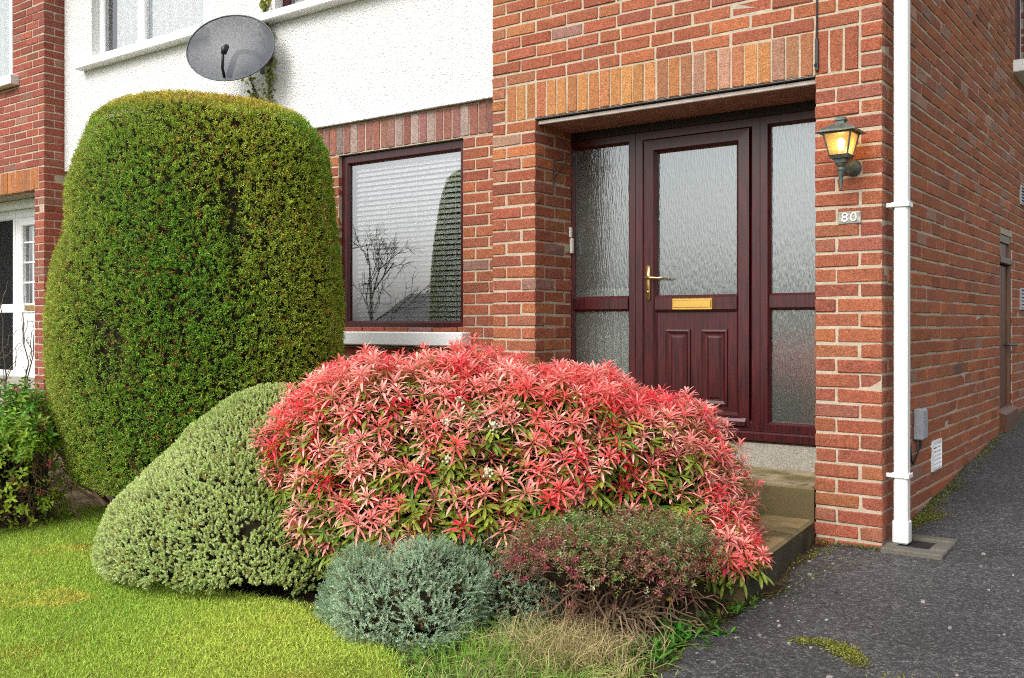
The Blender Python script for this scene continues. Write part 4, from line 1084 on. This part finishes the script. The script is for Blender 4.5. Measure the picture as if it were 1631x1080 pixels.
# extra sprays along the right-hand skirt and one tall shoot
D = unit(Nn * .34 + UP * .9 + rng.normal(0, .2, P.shape))
nS = len(P)
isp = rng.random(nS) < np.clip(.80 + .22 * (P[:, 2] - .45) / .5 - .38 * (sn(P, 6, 55) > .25), .46, .98)
isp |= ((P - PS.c) @ RV) > .85
pk, gr, st_ = MB(), MB(), MB()
hue = np.clip(.5 + .35 * sn(P, 7, 61) + rng.normal(0, .3, nS), 0, 1)
for i in range(nS):
    p, d = P[i], D[i]
    s, u = basis(d[None], rng.normal(size=(1, 3))); s, u = s[0], u[0]
    L0 = rng.uniform(.042, .072)
    if isp[i]:
        lo = np.array((.94, .115, .115)); hi = np.array((.97, .44, .38))
        cb_ = lo + (hi - lo) * hue[i]
        if rng.random() < .12: cb_ = np.array((.82, .05, .07))
        m1 = int(rng.integers(17, 25))
        ang = np.arange(m1) * 2.399 + rng.random() * 6; el = np.linspace(-.05, 1.25, m1) + rng.normal(0, .1, m1)
        rad = np.cos(ang)[:, None] * s + np.sin(ang)[:, None] * u
        dd = unit(rad * np.cos(el)[:, None] + d * np.sin(el)[:, None])
        pp = p + d * np.linspace(0, .022, m1)[:, None] + dd * .006
        ll = L0 * np.linspace(1.12, .75, m1) * rng.uniform(.85, 1.15, m1)
        cc = jit(m1, cb_, .12, .06); tipc = np.clip(cc * [1.03, 1.3, 1.25] + [0, .05, .05], 0, .95)
        leaf3(pk, pp, dd, np.tile(d, (m1, 1)), ll, rng.uniform(.0085, .0130, m1), cc, .14, rng.uniform(.2, .7, m1), tipc)
        st_.tube([p - d * .085, p - d * .03, p + d * .018], [.0035, .003, .0022], 5, col=(.40, .17, .06), cap=False)
        q0 = p - d * rng.uniform(.045, .065); mg = int(rng.integers(6, 11))
    else:
        q0 = p - d * rng.uniform(.0, .03); mg = int(rng.integers(11, 17))
        st_.tube([p - d * .09, p], [.0035, .003], 5, col=(.26, .17, .06), cap=False)
    ang = np.arange(mg) * 2.399 + rng.random() * 6; el = rng.uniform(-.25, .45, mg)
    rad = np.cos(ang)[:, None] * s + np.sin(ang)[:, None] * u
    dd = unit(rad * np.cos(el)[:, None] + d * np.sin(el)[:, None])
    t = rng.random() * .6 + rng.random(mg) * .4
    gc = mixc((.07, .20, .02), (.40, .44, .06), t) * (1 + rng.normal(0, .15, (mg, 1)))
    leaf3(gr, q0 + d * rng.uniform(-.015, .012, mg)[:, None], dd, np.tile(d, (mg, 1)), rng.uniform(.055, .085, mg), rng.uniform(.013, .020, mg), np.clip(gc, .004, 1), .16, rng.uniform(.1, .5, mg), w=(.6, 1.0, .85))
pk.build('pink_leaves', M['pink'], pie); gr.build('green_leaves', M['leaf'], pie)
tb = st_
for k in range(120):
    a = rng.random() * 6.28; tgt = P[rng.integers(0, nS)] - Nn[0] * 0
    base_ = PS.c + (RV * math.cos(a) * rng.uniform(.05, .5) + FV * math.sin(a) * rng.uniform(.05, .25)) + UP * -.02
    twigs(tb, [base_], [tgt - D[0] * .08], .010, .004, .03, .02, 6, (.12, .075, .045))
tb.build('branches', M['stem'], pie)
fl = MB()
fronts = np.argsort(P @ FV)
for (fx, fz) in ((-.16, .80), (-.22, .74), (-.20, .60), (-.06, .70), (.92, .46), (-.05, .52)):
    tgt = PS.c + RV * fx; j = np.argmin((((P - PS.c) @ RV) - fx) ** 2 + (P[:, 2] - fz) ** 2 + ((P @ FV) > PS.c @ FV) * 9)
    q = P[j] + D[j] * .02 - FV * .02
    fl = MB()
    for k in range(26):
        o_ = rng.normal(0, .010, 3); o_[2] -= abs(o_[2]) * .6
        fl.lathe([(.0, .008), (.0035, .007), (.005, .003), (.004, -.001), (.002, -.003)], q + o_, 6, col=np.array((.80, .79, .58)) * rng.uniform(.85, 1.05))
    fl.build('flower_cluster', M['petal'], pie, smooth=True)

# ------------------------------------------------------------------ blue juniper
jun = thing('juniper_shrub', 'low blue grey juniper in front of the pink shrub', 'bush', (-1.27, -1.9, -.04))
J1 = Shape((-1.320, -1.987), [(0.285, -0.14, 0.16, 0.11), (0.25, -0.22, 0.28, 0.18), (0.182, -0.314, 0.386, 0.26), (0.082, -0.351, 0.412, 0.31), (0.007, -0.359, 0.389, 0.33), (-0.049, -0.326, 0.326, 0.3)], .085, 10, 15)
J2 = Shape((-0.967, -1.480), [(0.338, -0.053, 0.106, 0.06), (0.277, -0.185, 0.238, 0.16), (0.185, -0.264, 0.317, 0.24), (0.079, -0.304, 0.317, 0.28), (-0.026, -0.264, 0.264, 0.28)], .07, 11, 16)
J3 = Shape((-1.16, -1.70), [(0.30, -0.1, 0.16, 0.1), (0.22, -0.25, 0.30, 0.18), (0.1, -0.3, 0.33, 0.24), (-.02, -.28, .3, .24)], .07, 11, 17)
lf = MB(); tb = MB()
for si, (Sh, n) in enumerate(((J1, 5200), (J2, 3000), (J3, 3000))):
    Sh.core('shade_core', .085, jun)
    P, Nn = Sh.sample(n)
    n = len(P)
    P = P - Nn * (rng.random(n) ** 1.5 * .05)[:, None] + Nn * (np.clip(sn(P, 16, 63) - .25, 0, 1) * .05 * rng.random(n))[:, None]
    D = unit(Nn * .9 + UP * .25 + rng.normal(0, .5, (n, 3))); S, N2 = basis(D)
    mm = np.clip(.5 + .3 * sn(P, 8, 19) + rng.normal(0, .25, n), 0, 1)
    base = mixc((.22, .37, .20), (.54, .68, .48), mm)
    bn_ = rng.random(n) < .05; base[bn_] = np.array((.20, .13, .05))
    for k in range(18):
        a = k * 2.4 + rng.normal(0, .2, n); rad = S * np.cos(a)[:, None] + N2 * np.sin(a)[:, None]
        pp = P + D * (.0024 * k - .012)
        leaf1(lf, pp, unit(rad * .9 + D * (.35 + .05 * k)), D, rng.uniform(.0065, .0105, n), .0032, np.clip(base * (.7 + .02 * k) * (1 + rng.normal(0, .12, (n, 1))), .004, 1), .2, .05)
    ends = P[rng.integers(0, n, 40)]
    twigs(tb, np.tile(Sh.c + UP * -.03, (40, 1)) + rng.normal(0, .08, (40, 3)) * [1, 1, 0], ends, .007, .003, .0, .015, 6, (.14, .08, .045))
lf.build('foliage', M['needle'], jun); tb.build('branches', M['stem'], jun)

# ------------------------------------------------------------------ purple leaved shrub with bare twigs
pur = thing('purple_shrub', 'straggly shrub with tiny purple leaves and bare brown twigs below', 'bush', (-.591, -1.577, -.02))
US = Shape((-.591, -1.577), [(0.388, -0.134, 0.208, 0.16), (0.342, -0.33, 0.379, 0.26), (0.269, -0.416, 0.447, 0.34), (0.183, -0.452, 0.472, 0.38), (0.10, -0.428, 0.46, 0.37)], .03, 10, 18)
US.core('shade_core', .2, pur, -.02)  # dark fill added for the deep shade inside this shrub
n = 6400
P, Nn = US.sample(n)
dens = np.clip((P[:, 2] - .19) / .13, .03, 1) * np.where(sn(P, 14, 91) > .35, .25, 1)
keep = rng.random(n) < dens; P, Nn = P[keep], Nn[keep]; n = len(P)
P = P - Nn * (rng.random(n) ** 1.3 * .11)[:, None]
D = unit(Nn * .5 + UP * .4 + rng.normal(0, .5, (n, 3))); S, N2 = basis(D)
mm = np.clip(.5 + .6 * sn(P, 8, 22) + rng.normal(0, .3, n), 0, 1)
base = mixc((.15, .26, .06), (.37, .055, .10), mm)
pl = rng.random(n) < .08; base[pl] = np.array((.34, .36, .20))
lf = MB()
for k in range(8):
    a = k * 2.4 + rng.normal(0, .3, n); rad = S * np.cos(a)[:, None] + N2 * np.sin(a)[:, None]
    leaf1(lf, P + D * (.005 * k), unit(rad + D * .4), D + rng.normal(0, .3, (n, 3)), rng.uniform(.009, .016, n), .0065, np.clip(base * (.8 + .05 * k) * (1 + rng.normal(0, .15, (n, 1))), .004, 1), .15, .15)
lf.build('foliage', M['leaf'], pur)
tb = MB(); bc = np.array([-.58, -1.60, -.03])
for k in range(150):
    j = rng.integers(0, n); a = rng.random() * 6.28
    s0 = bc + RV * rng.normal(0, .10) + FV * rng.normal(0, .07); e = P[j] - Nn[j] * .01
    twigs(tb, [s0], [e], .0055, .002, .05, .025, 8, (.17, .105, .062) if k % 3 else (.13, .06, .038))
for k in range(170):                                   # fine bare side twigs
    j = rng.integers(0, n); q = P[j] - Nn[j] * rng.uniform(.02, .18); q[2] = max(q[2] - rng.uniform(0, .16), .02)
    twigs(tb, [q], [q + unit(rng.normal(0, 1, 3) + Nn[j] * .9 - UP * .15) * rng.uniform(.08, .18)], .0026, .0014, .02, .012, 6, (.17, .09, .05))
for k in range(46):                                    # dry stems sweeping down to the grass
    a = rng.uniform(-2.6, -.4); e = bc + (RV * math.cos(a) * rng.uniform(.15, .5) + FV * math.sin(a) * rng.uniform(.1, .34)); e[2] = float(gz(e[0], e[1])) + .0
    q = bc + (e - bc) * .45 + UP * rng.uniform(.08, .2)
    t = np.linspace(0, 1, 9)[:, None]; Pq = bc * (1 - t) ** 2 + 2 * q * t * (1 - t) + e * t ** 2 + rng.normal(0, .008, (9, 3))
    tb.tube(Pq, np.linspace(.0045, .002, 9), 5, col=np.array((.27, .19, .115)) * rng.uniform(.7, 1.15), cap=False)
tb.build('branches', M['stem'], pur)

# ------------------------------------------------------------------ shrub at the left edge, bare shrub behind it
ls = thing('leafy_shrub', 'open green leafy shrub with bare twigs at the left edge of the lawn', 'bush', (-4.342, -2.028, -.03))
LS = Shape((-4.342, -2.028), [(0.80, -0.055, 0.073, 0.08), (0.68, -0.219, 0.19, 0.25), (0.546, -0.329, 0.263, 0.36), (0.4, -0.402, 0.307, 0.42), (0.181, -0.402, 0.321, 0.44), (0.0, -0.365, 0.285, 0.38)], .05, 7, 19)
LS.core('shade_core', .30, ls, -.02)
n = 3200
P, Nn = LS.sample(n); keep = sn(P, 9, 95) < .45 ; keep &= ~((((P - LS.c) @ RV) > .05) & (P[:, 2] < .42) & (rng.random(n) < .8)); P, Nn = P[keep], Nn[keep]; n = len(P)
P = P - Nn * (rng.random(n) * .16)[:, None]
D = unit(Nn * .6 + UP * .5 + rng.normal(0, .45, (n, 3))); S, N2 = basis(D)
mm = np.clip(.5 + .5 * sn(P, 6, 24) + rng.normal(0, .25, n), 0, 1)
base = mixc((.10, .28, .025), (.42, .52, .05), mm); rd = rng.random(n) < .09; base[rd] = np.array((.19, .085, .035))
lf = MB()
for k in range(7):
    a = k * 2.4 + rng.normal(0, .3, n); rad = S * np.cos(a)[:, None] + N2 * np.sin(a)[:, None]
    leaf3(lf, P + D * (.009 * k), unit(rad + D * .5), D, rng.uniform(.024, .04, n), rng.uniform(.011, .017, n), np.clip(base * (1 + rng.normal(0, .15, (n, 1))), .004, 1), .12, .3, w=(.8, 1, .7))
lf.build('foliage', M['leaf'], ls)
tb = MB()
for k in range(130):
    j = rng.integers(0, n); s0 = np.array([-4.342, -2.028, -.05]) + RV * rng.normal(0, .1) + FV * rng.normal(0, .08)
    twigs(tb, [s0], [P[j]], .008, .0028, .05, .025, 7, (.15, .085, .06))
s0 = LS.c + RV * .22 - FV * .05
for k in range(26):
    q = s0 + RV * rng.normal(0, .05) + UP * rng.uniform(.05, .45); twigs(tb, [q], [q + RV * rng.uniform(-.3, .12) + FV * rng.normal(0, .1) + UP * rng.uniform(-.02, .2)], .005, .002, .03, .015, 6, (.18, .11, .075))
tb.tube([s0 - UP * .05, s0 + UP * .12, s0 + RV * -.01 + UP * .28, s0 + RV * -.03 + UP * .42], [.014, .012, .011, .008], 7, col=(.035, .024, .018))
tb.build('branches', M['stem'], ls)
fl = MB()
for (dx, dz) in ((.30, .36), (.25, .19), (-.16, .82), (-.05, .80), (.12, .78)):
    fl = MB(); q = LS.c + RV * dx - FV * .18 + UP * dz; m1 = 9
    dd = unit(rng.normal(0, 1, (m1, 3)) + UP * .4); leaf3(fl, np.tile(q, (m1, 1)), dd, np.tile(UP, (m1, 1)), .026, .013, jit(m1, (.62, .12, .17), .15), .1, .3)
    fl.build('flower', M['petal'], ls)

bs = thing('bare_shrub', 'slender leafless shrub stems in front of the white front door', 'bush', (-5.25, -1.57, 0))
tb = MB()
for (dx, dz, ln) in ((-.02, 0, .62), (.04, 0, .85), (.09, 0, .95), (-.12, 0, .75), (.02, 0, 1.1)):
    p0 = np.array([-5.25, -1.57, .0]) + RV * dx; p1 = p0 + UP * (ln + .22) + RV * rng.normal(0, .10)
    twigs(tb, [p0], [p1], .008, .003, 0, .02, 9, (.10, .075, .055))
    for k in range(6):
        q = p0 + (p1 - p0) * rng.uniform(.45, .95); twigs(tb, [q], [q + RV * rng.normal(0, .12) + FV * rng.normal(0, .08) + UP * rng.uniform(.08, .24)], .0035, .0015, .02, .01, 6, (.16, .12, .085))
tb.build('stems', M['stem'], bs)
lf = MB(); n = 60; q = np.array([-5.25, -1.57, 0]) + RV * rng.normal(.0, .14, (n, 1)) + FV * rng.normal(0, .1, (n, 1)) + UP * rng.uniform(.55, .8, (n, 1))
leaf3(lf, q, unit(rng.normal(0, 1, (n, 3)) + UP * .3), rng.normal(0, 1, (n, 3)), .04, .018, jit(n, (.14, .21, .03), .2), .1, .3); lf.build('foliage', M['leaf'], bs)

# ------------------------------------------------------------------ climber beside the dish
iv = thing('climbing_ivy', 'thin strand of yellow green ivy climbing the white wall beside the dish', 'climber', (-4.75, .2, 2.9))
tb, lf = MB(), MB()
def strand(pts, dens):
    pts = np.array(pts, float); t = np.linspace(0, 1, 40); s = np.linspace(0, 1, len(pts)); Pq = np.stack([np.interp(t, s, pts[:, k]) for k in range(3)], 1) + rng.normal(0, .008, (40, 3)) * [1, .2, 1]
    tb.tube(Pq, .006, 5, col=(.12, .085, .05), cap=False)
    n = dens; q = Pq[rng.integers(0, 40, n)] + rng.normal(0, .03, (n, 3)) * [1, .25, 1] - [0, .018, 0]
    cl = mixc((.11, .16, .02), (.36, .34, .05), rng.random(n))
    leaf3(lf, q, unit(rng.normal(0, 1, (n, 3)) * [1, .4, 1] - UP * .5), np.tile([0, -1.0, .2], (n, 1)) + rng.normal(0, .35, (n, 3)), rng.uniform(.028, .05, n), rng.uniform(.022, .036, n), cl, .08, .3, w=(1, 1, .6))
strand([(-4.78, .190, 2.5), (-4.75, .19, 2.95), (-4.73, .19, 3.3), (-4.80, .19, 3.55), (-4.77, .19, 3.8), (-4.72, .19, 4.2)], 230)
strand([(-4.75, .19, 2.6), (-4.9, .19, 2.95), (-4.98, .19, 3.12)], 45)
tb.build('stems', M['stem'], iv); lf.build('foliage', M['leaf'], iv)

# ------------------------------------------------------------------ grass, tufts, weeds
def blades(mb, P, D, L, W, col, curl=.35):
    n = len(P); L = np.broadcast_to(L, n)[:, None]; W = np.broadcast_to(W, n)[:, None]; curl = np.broadcast_to(curl, n)[:, None]
    S = unit(np.cross(D, rng.normal(size=D.shape))); B2 = unit(rng.normal(size=D.shape) * [1, 1, 0])
    c1 = P + D * L * .5 + B2 * L * curl * .2; tip = P + D * L * (1 - curl[:, :1] * .3) + B2 * L * curl - UP * L * curl * curl * .4
    V = np.stack([P + S * W * .5, P - S * W * .5, c1 - S * W * .4, c1 + S * W * .4, tip], 1); o = (np.arange(n) * 5)[:, None]
    mb.add(V.reshape(-1, 3), np.array([[0, 1, 2, 3]]) + o, np.array([[3, 2, 4]]) + o, cq=col, ct=col)
n = 460000
X = rng.uniform(-5.0, -.45, n); Y = rng.uniform(-3.9, -1.35, n)
k = inpoly(X, Y); X, Y = X[k], Y[k]; n = len(X)
X = X + rng.normal(0, .018, n); Y = Y + rng.normal(0, .022, n)
P = np.stack([X, Y, gz(X, Y) + .016], 1)
wear = sn(P * [1, 1, 0], 4.5, 33); k = (rng.random(n) > np.clip((wear - .5) * .9, 0, .55)); 
bare = ((P[:, 0] + 3.55) / .35) ** 2 + ((P[:, 1] + 1.93) / .22) ** 2 + .3 * sn(P, 14, 39); k &= (bare > .8) | (rng.random(n) < .35)
P = P[k]; n = len(P); wear = wear[k]
t1 = np.clip(.5 + .45 * sn(P * [1, 1, 0], 2.6, 34) + rng.normal(0, .2, n), 0, 1); t2 = np.clip((sn(P * [1, 1, 0], 8.5, 35, 3) - .55) * 1.3 + rng.normal(0, .12, n), 0, .7)
col = mixc((.29, .48, .055), (.55, .63, .10), t1); col = col * (1 - t2[:, None]) + np.array((.70, .55, .10)) * t2[:, None]
dry = rng.random(n) < .05; col[dry] = np.array((.36, .30, .13)); col = np.clip(col * (1 + rng.normal(0, .18, (n, 1))), .005, 1)
gb_ = MB(); blades(gb_, P, unit(UP + rng.normal(0, .42, (n, 3))), rng.uniform(.014, .034, n), .0032, col, rng.uniform(.1, .7, n))
setting(gb_.build('lawn_grass', M['grass']), 'short bright green and yellow grass of the lawn', 'grass', 'stuff')
tf = MB()
def tuft(c, n, spread, L, colA, colB, lean=.5, W=.0032):
    q = np.array(c) + rng.normal(0, spread, (n, 3)) * [1, 1, 0]; q[:, 2] = gz(q[:, 0], q[:, 1])
    col = np.clip(mixc(colA, colB, rng.random(n)) * (1 + rng.normal(0, .18, (n, 1))), .005, 1)
    blades(tf, q, unit(UP + rng.normal(0, lean, (n, 3)) - FV * .15), rng.uniform(L * .5, L, n), W, col, rng.uniform(.2, .95, n))
G1, G2, T1, T2 = (.13, .32, .03), (.28, .42, .07), (.50, .41, .21), (.34, .28, .12)
for (u, v, n, s, L, a, b) in ((-.735, -2.13, 500, .10, .16, G1, G2), (-.62, -2.02, 420, .09, .20, T1, T2), (-.50, -1.98, 380, .08, .19, T1, T2), (-.80, -1.95, 320, .09, .18, G1, T1), (-.62, -2.3, 500, .11, .13, G1, T1),
                              (-.45, -2.2, 420, .10, .11, G1, G2), (-.33, -2.05, 260, .07, .10, G2, T1), (-.95, -2.25, 300, .10, .09, G1, G2), (-.42, -2.5, 500, .14, .09, G1, T1), (-.56, -1.86, 300, .08, .20, T1, T2), (-.40, -1.85, 160, .07, .15, T1, T2),
                              (-.86, -2.42, 400, .13, .08, G1, G2), (-.70, -2.6, 500, .16, .07, G1, G2), (-.35, -2.8, 400, .15, .07, G1, T1), (-1.2, -2.27, 200, .09, .05, G1, G2)):
    tuft((u, v, 0), n, s, L, a, b)
for k in range(70):                                    # scruffy grass and seedlings following the lawn edge
    i = rng.integers(0, 11); p = LAWN[i] + (LAWN[i + 1] - LAWN[i]) * rng.random(); tuft((p[0], p[1], 0), 40, .05, .04, G1, G2)
setting(tf.build('rough_grass', M['grass']), 'tufts of long green and straw coloured grass at the edge of the bed', 'grass', 'stuff')
# weeds along the drive edge and wall foot
wd = MB()
def weed(c, n, L, W, col, el=(.1, .9), rad_=.02):
    q = np.array(c) + rng.normal(0, rad_, (n, 3)) * [1, 1, 0]; a = rng.random(n) * 6.28; e = rng.uniform(el[0], el[1], n)
    dd = np.stack([np.cos(a) * np.cos(e), np.sin(a) * np.cos(e), np.sin(e)], 1)
    leaf3(wd, q, dd, np.tile(UP, (n, 1)), rng.uniform(L * .6, L, n), W, jit(n, col, .2, .1), .12, rng.uniform(.1, .6, n))
for k in range(60):
    y = rng.uniform(-2.3, -.9); x = float(edge_x(y)) + rng.normal(-.02, .035); weed((x, y, float(gz(x, y)) + .004), rng.integers(6, 16), rng.uniform(.02, .05), rng.uniform(.006, .012), (.10, .19, .025) if k % 4 else (.22, .17, .05))
for k in range(190):
    y = abs(rng.normal(0, 1.3)) * 1.0 + .45; x = abs(rng.normal(0, .028)) + .004 + (.05 * rng.random() if rng.random() < .2 else 0); 
    if y > 5: continue
    weed((x, y, float(gz(x, y)) + .003), rng.integers(5, 14), rng.uniform(.014, .036), .007, (.13, .19, .03) if k % 5 < 3 else (.21, .19, .06))
for k in range(24):
    x = rng.uniform(-.33, .0); weed((x, -.012 - abs(rng.normal(0, .012)), float(gz(x, 0)) + .006), 9, .018, .007, (.12, .17, .03))
for k in range(22):                                    # self-sown rosettes by the bed corner
    x = rng.normal(-.30, .05); y = rng.normal(-1.62, .14); weed((x, y, float(gz(x, y)) + .004), 12, rng.uniform(.05, .09), .014, (.07, .22, .025), (.2, 1.0))
setting(wd.build('edge_weeds', M['leaf']), 'small weeds and seedlings along the edges of the tarmac', 'weeds', 'stuff')
# moss on the tarmac
ms = MB()
def mosspatch(pts, n, sp):
    pts = np.array(pts, float); s = np.linspace(0, 1, len(pts)); t = rng.random(n); q = np.stack([np.interp(t, s, pts[:, 0]), np.interp(t, s, pts[:, 1])], 1) + rng.normal(0, sp, (n, 2))
    P = np.c_[q, gz(q[:, 0], q[:, 1]) + .006]
    leaf1(ms, P, unit(UP * .6 + rng.normal(0, 1, (n, 3)) * [1, 1, .3]), np.tile(UP, (n, 1)) + rng.normal(0, .3, (n, 3)), rng.uniform(.008, .016, n), .005, jit(n, (.19, .20, .03), .25, .12))
mosspatch([(.07, -1.40), (.14, -1.355), (.22, -1.36), (.29, -1.42), (.335, -1.50)], 900, .018); mosspatch([(.20, -1.37), (.30, -1.45)], 500, .026)
mosspatch([(.42, -1.62), (.60, -1.50)], 200, .03); mosspatch([(.03, .30), (.03, .9)], 500, .022); mosspatch([(.05, .55), (.12, .75)], 350, .03); mosspatch([(-.30, -.5), (-.2, -.1)], 200, .025); mosspatch([(-.2, -.9), (-.12, -.3)], 160, .05)
mosspatch([(.02, 1.0), (.02, 4.5)], 900, .03)
setting(ms.build('moss', M['grass']), 'thin patches of moss on the tarmac driveway', 'moss', 'stuff')
# loose grit
gr_ = MB(); n = 260
x = np.where(rng.random(n) < .6, rng.normal(-.12, .10, n), rng.uniform(-.2, .9, n)); y = rng.uniform(-2.0, .4, n); s = rng.gamma(2, .0010, n) + .001
ok = (x > edge_x(y)) & ~((x < .30) & (y > -.09)) & ~((x < -.25) & (y > -.95)); x, y, s = x[ok], y[ok], s[ok]; n = len(x); z = gz(x, y) + .006
gr_.boxes(np.stack([x - s, x + s * 1.2, y - s, y + s, z - s * .5, z + s * .8], 1), jit(n, (.17, .16, .145), .5, .06), .0012, .0008)
M['grit'] = mat('grit', tint=True, rough=.8)
setting(gr_.build('loose_grit', M['grit']), 'loose pale grit scattered on the driveway', 'grit', 'stuff')
# fallen leaves and litter on the bed
lt = MB(); n = 900; x = rng.uniform(-4.7, -.25, n); y = rng.uniform(-2.5, -.9, n); k = ~inpoly(x, y) & (x < edge_x(y)); x, y = x[k], y[k]; n = len(x)
P = np.c_[x, y, gz(x, y) + .016 + rng.random(n) * .01]
leaf3(lt, P, unit(rng.normal(0, 1, (n, 3)) * [1, 1, .15]), np.tile(UP, (n, 1)) + rng.normal(0, .3, (n, 3)), rng.uniform(.02, .05, n), rng.uniform(.008, .016, n), jit(n, (.17, .10, .055), .3, .12), .1, rng.uniform(-.2, .4, n))
setting(lt.build('leaf_litter', M['stem']), 'dry brown leaf litter on the soil of the bed', 'leaf litter', 'stuff')
# dandelion
dn_ = thing('dandelion', 'small yellow dandelion flowering at the edge of the drive', 'flower', (-.34, -1.56, -.02))
wd = MB(); weed((-.34, -1.56, -.015), 16, .10, .016, (.07, .24, .025), (.15, .9), .008); wd.build('leaves', M['leaf'], dn_)
MB().tube([(-.34, -1.56, -.02), (-.345, -1.565, .05), (-.352, -1.56, .105)], .0022, 6, col=(.15, .22, .05)).build('stalk', M['stem'], dn_)
fl = MB(); m1 = 40; a = rng.random(m1) * 6.28; e = rng.uniform(.1, 1.3, m1); dd = np.stack([np.cos(a) * np.cos(e), np.sin(a) * np.cos(e), np.sin(e)], 1)
leaf1(fl, np.tile(np.array((-.352, -1.56, .105)), (m1, 1)), dd, np.tile(UP, (m1, 1)), .014, .004, jit(m1, (.80, .62, .02), .1, .03)); fl.build('flower', M['petal'], dn_)

# ------------------------------------------------------------------ across the road (only seen mirrored in the panes)
M['far_wall'] = mat('far_wall', (.45, .42, .38), rough=.9, noise=(.6, .1)); M['far_brick'] = mat('far_brick', (.22, .09, .06), rough=.9, noise=(3, .2)); M['far_roof'] = mat('far_roof', (.16, .15, .15), rough=.8, noise=(2, .2))
for i, (x, y, wd_, m, lab) in enumerate(((-46, -52, 9, 'far_brick', 'brick house with dark roof across the road, the nearer one'), (-62, -47, 10, 'far_wall', 'pale rendered house with dark roof across the road'), (-30, -58, 9, 'far_wall', 'pale house across the road beside the leafless tree'), (-12, -60, 9, 'far_brick', 'brick house straight across the road'))):
    t = thing('house', lab, 'house', (x, y, -3.4))
    MB().box(x - wd_ / 2, x + wd_ / 2, y - 4, y + 4, -4, 1.1, .05).build('wall', M[m], t)
    MB().prism([(y - 4.5, 1.1), (y + 4.5, 1.1), (y, 3.5)], x - wd_ / 2 - .3, x + wd_ / 2 + .3, ax=0).build('roof', M['far_roof'], t)
    MB().box(x + 1, x + 1.9, y - .4, y + .4, 2.9, 4.2, .03).build('chimney', M['far_brick'], t)
    for dx in (-2.6, 0, 2.6):
        f = MB(); f.ringframe(x + dx - .8, x + dx + .8, -.9, .9, [(0, 0), (0, .06), (.1, .06), (.1, .0)]); V = f.V[0]; V[:, 1] = y + 4.0 + V[:, 1]; f.Q[0] = f.Q[0][:, ::-1]; fo = f.build('window', M['upvc'], t)
        MB().quad((x + dx + .75, y + 4.02, -.85), (x + dx - .75, y + 4.02, -.85), (x + dx - .75, y + 4.02, .85), (x + dx + .75, y + 4.02, .85)).build('pane', M['glass_dim'], fo)
def bigtree(name, lab, x, y, z0, h, r, conifer, seed):
    t = thing(name, lab, 'tree', (x, y, z0)); rr = np.random.default_rng(seed); tr = MB()
    tr.tube([(x, y, z0), (x + .1, y, z0 + h * .4), (x, y, z0 + h * .7)], [.11, .07, .02], 8, col=(.08, .06, .045))
    if conifer:
        n = 9000; u = rr.random(n) ** .8; a = rr.random(n) * 6.28; rad = r * (1 - u) ** .85 * np.sqrt(rr.random(n)) + .1
        rad *= 1 + .25 * np.sin(a * 5 + u * 20); P = np.stack([x + rad * np.cos(a), y + rad * np.sin(a), z0 + .3 + u * h], 1)
        b = MB(); leaf1(b, P, unit(np.stack([np.cos(a), np.sin(a), np.full(n, -.2)], 1) + rr.normal(0, .4, (n, 3))), rr.normal(0, 1, (n, 3)), .55, .28, jit(n, (.028, .05, .022), .3)); b.build('crown', M['needle'], t)
    else:
        def br(p, d, l, r0, lev):
            q = p + d * l; mid = (p + q) / 2 + rr.normal(0, l * .06, 3); tr.tube([p, mid, q], [r0, r0 * .8, r0 * .6], 5, col=(.10, .085, .075), cap=False)
            if lev:
                for _ in range(4 if lev > 1 else 5): br(p + d * l * rr.uniform(.45, 1), unit(d + rr.normal(0, .55, 3)), l * rr.uniform(.5, .75), r0 * .55, lev - 1)
        for k in range(6): br(np.array([x, y, z0 + h * .3 + k * h * .05]), unit(np.array([rr.normal(0, .7), rr.normal(0, .7), 1.0])), h * .26, .04, 3)
    tr.build('trunk', M['stem'], t)
bigtree('bare_tree', 'leafless tree across the road mirrored in the window', -26.7, -23.0, -1.5, 7.4, 3, False, 5)
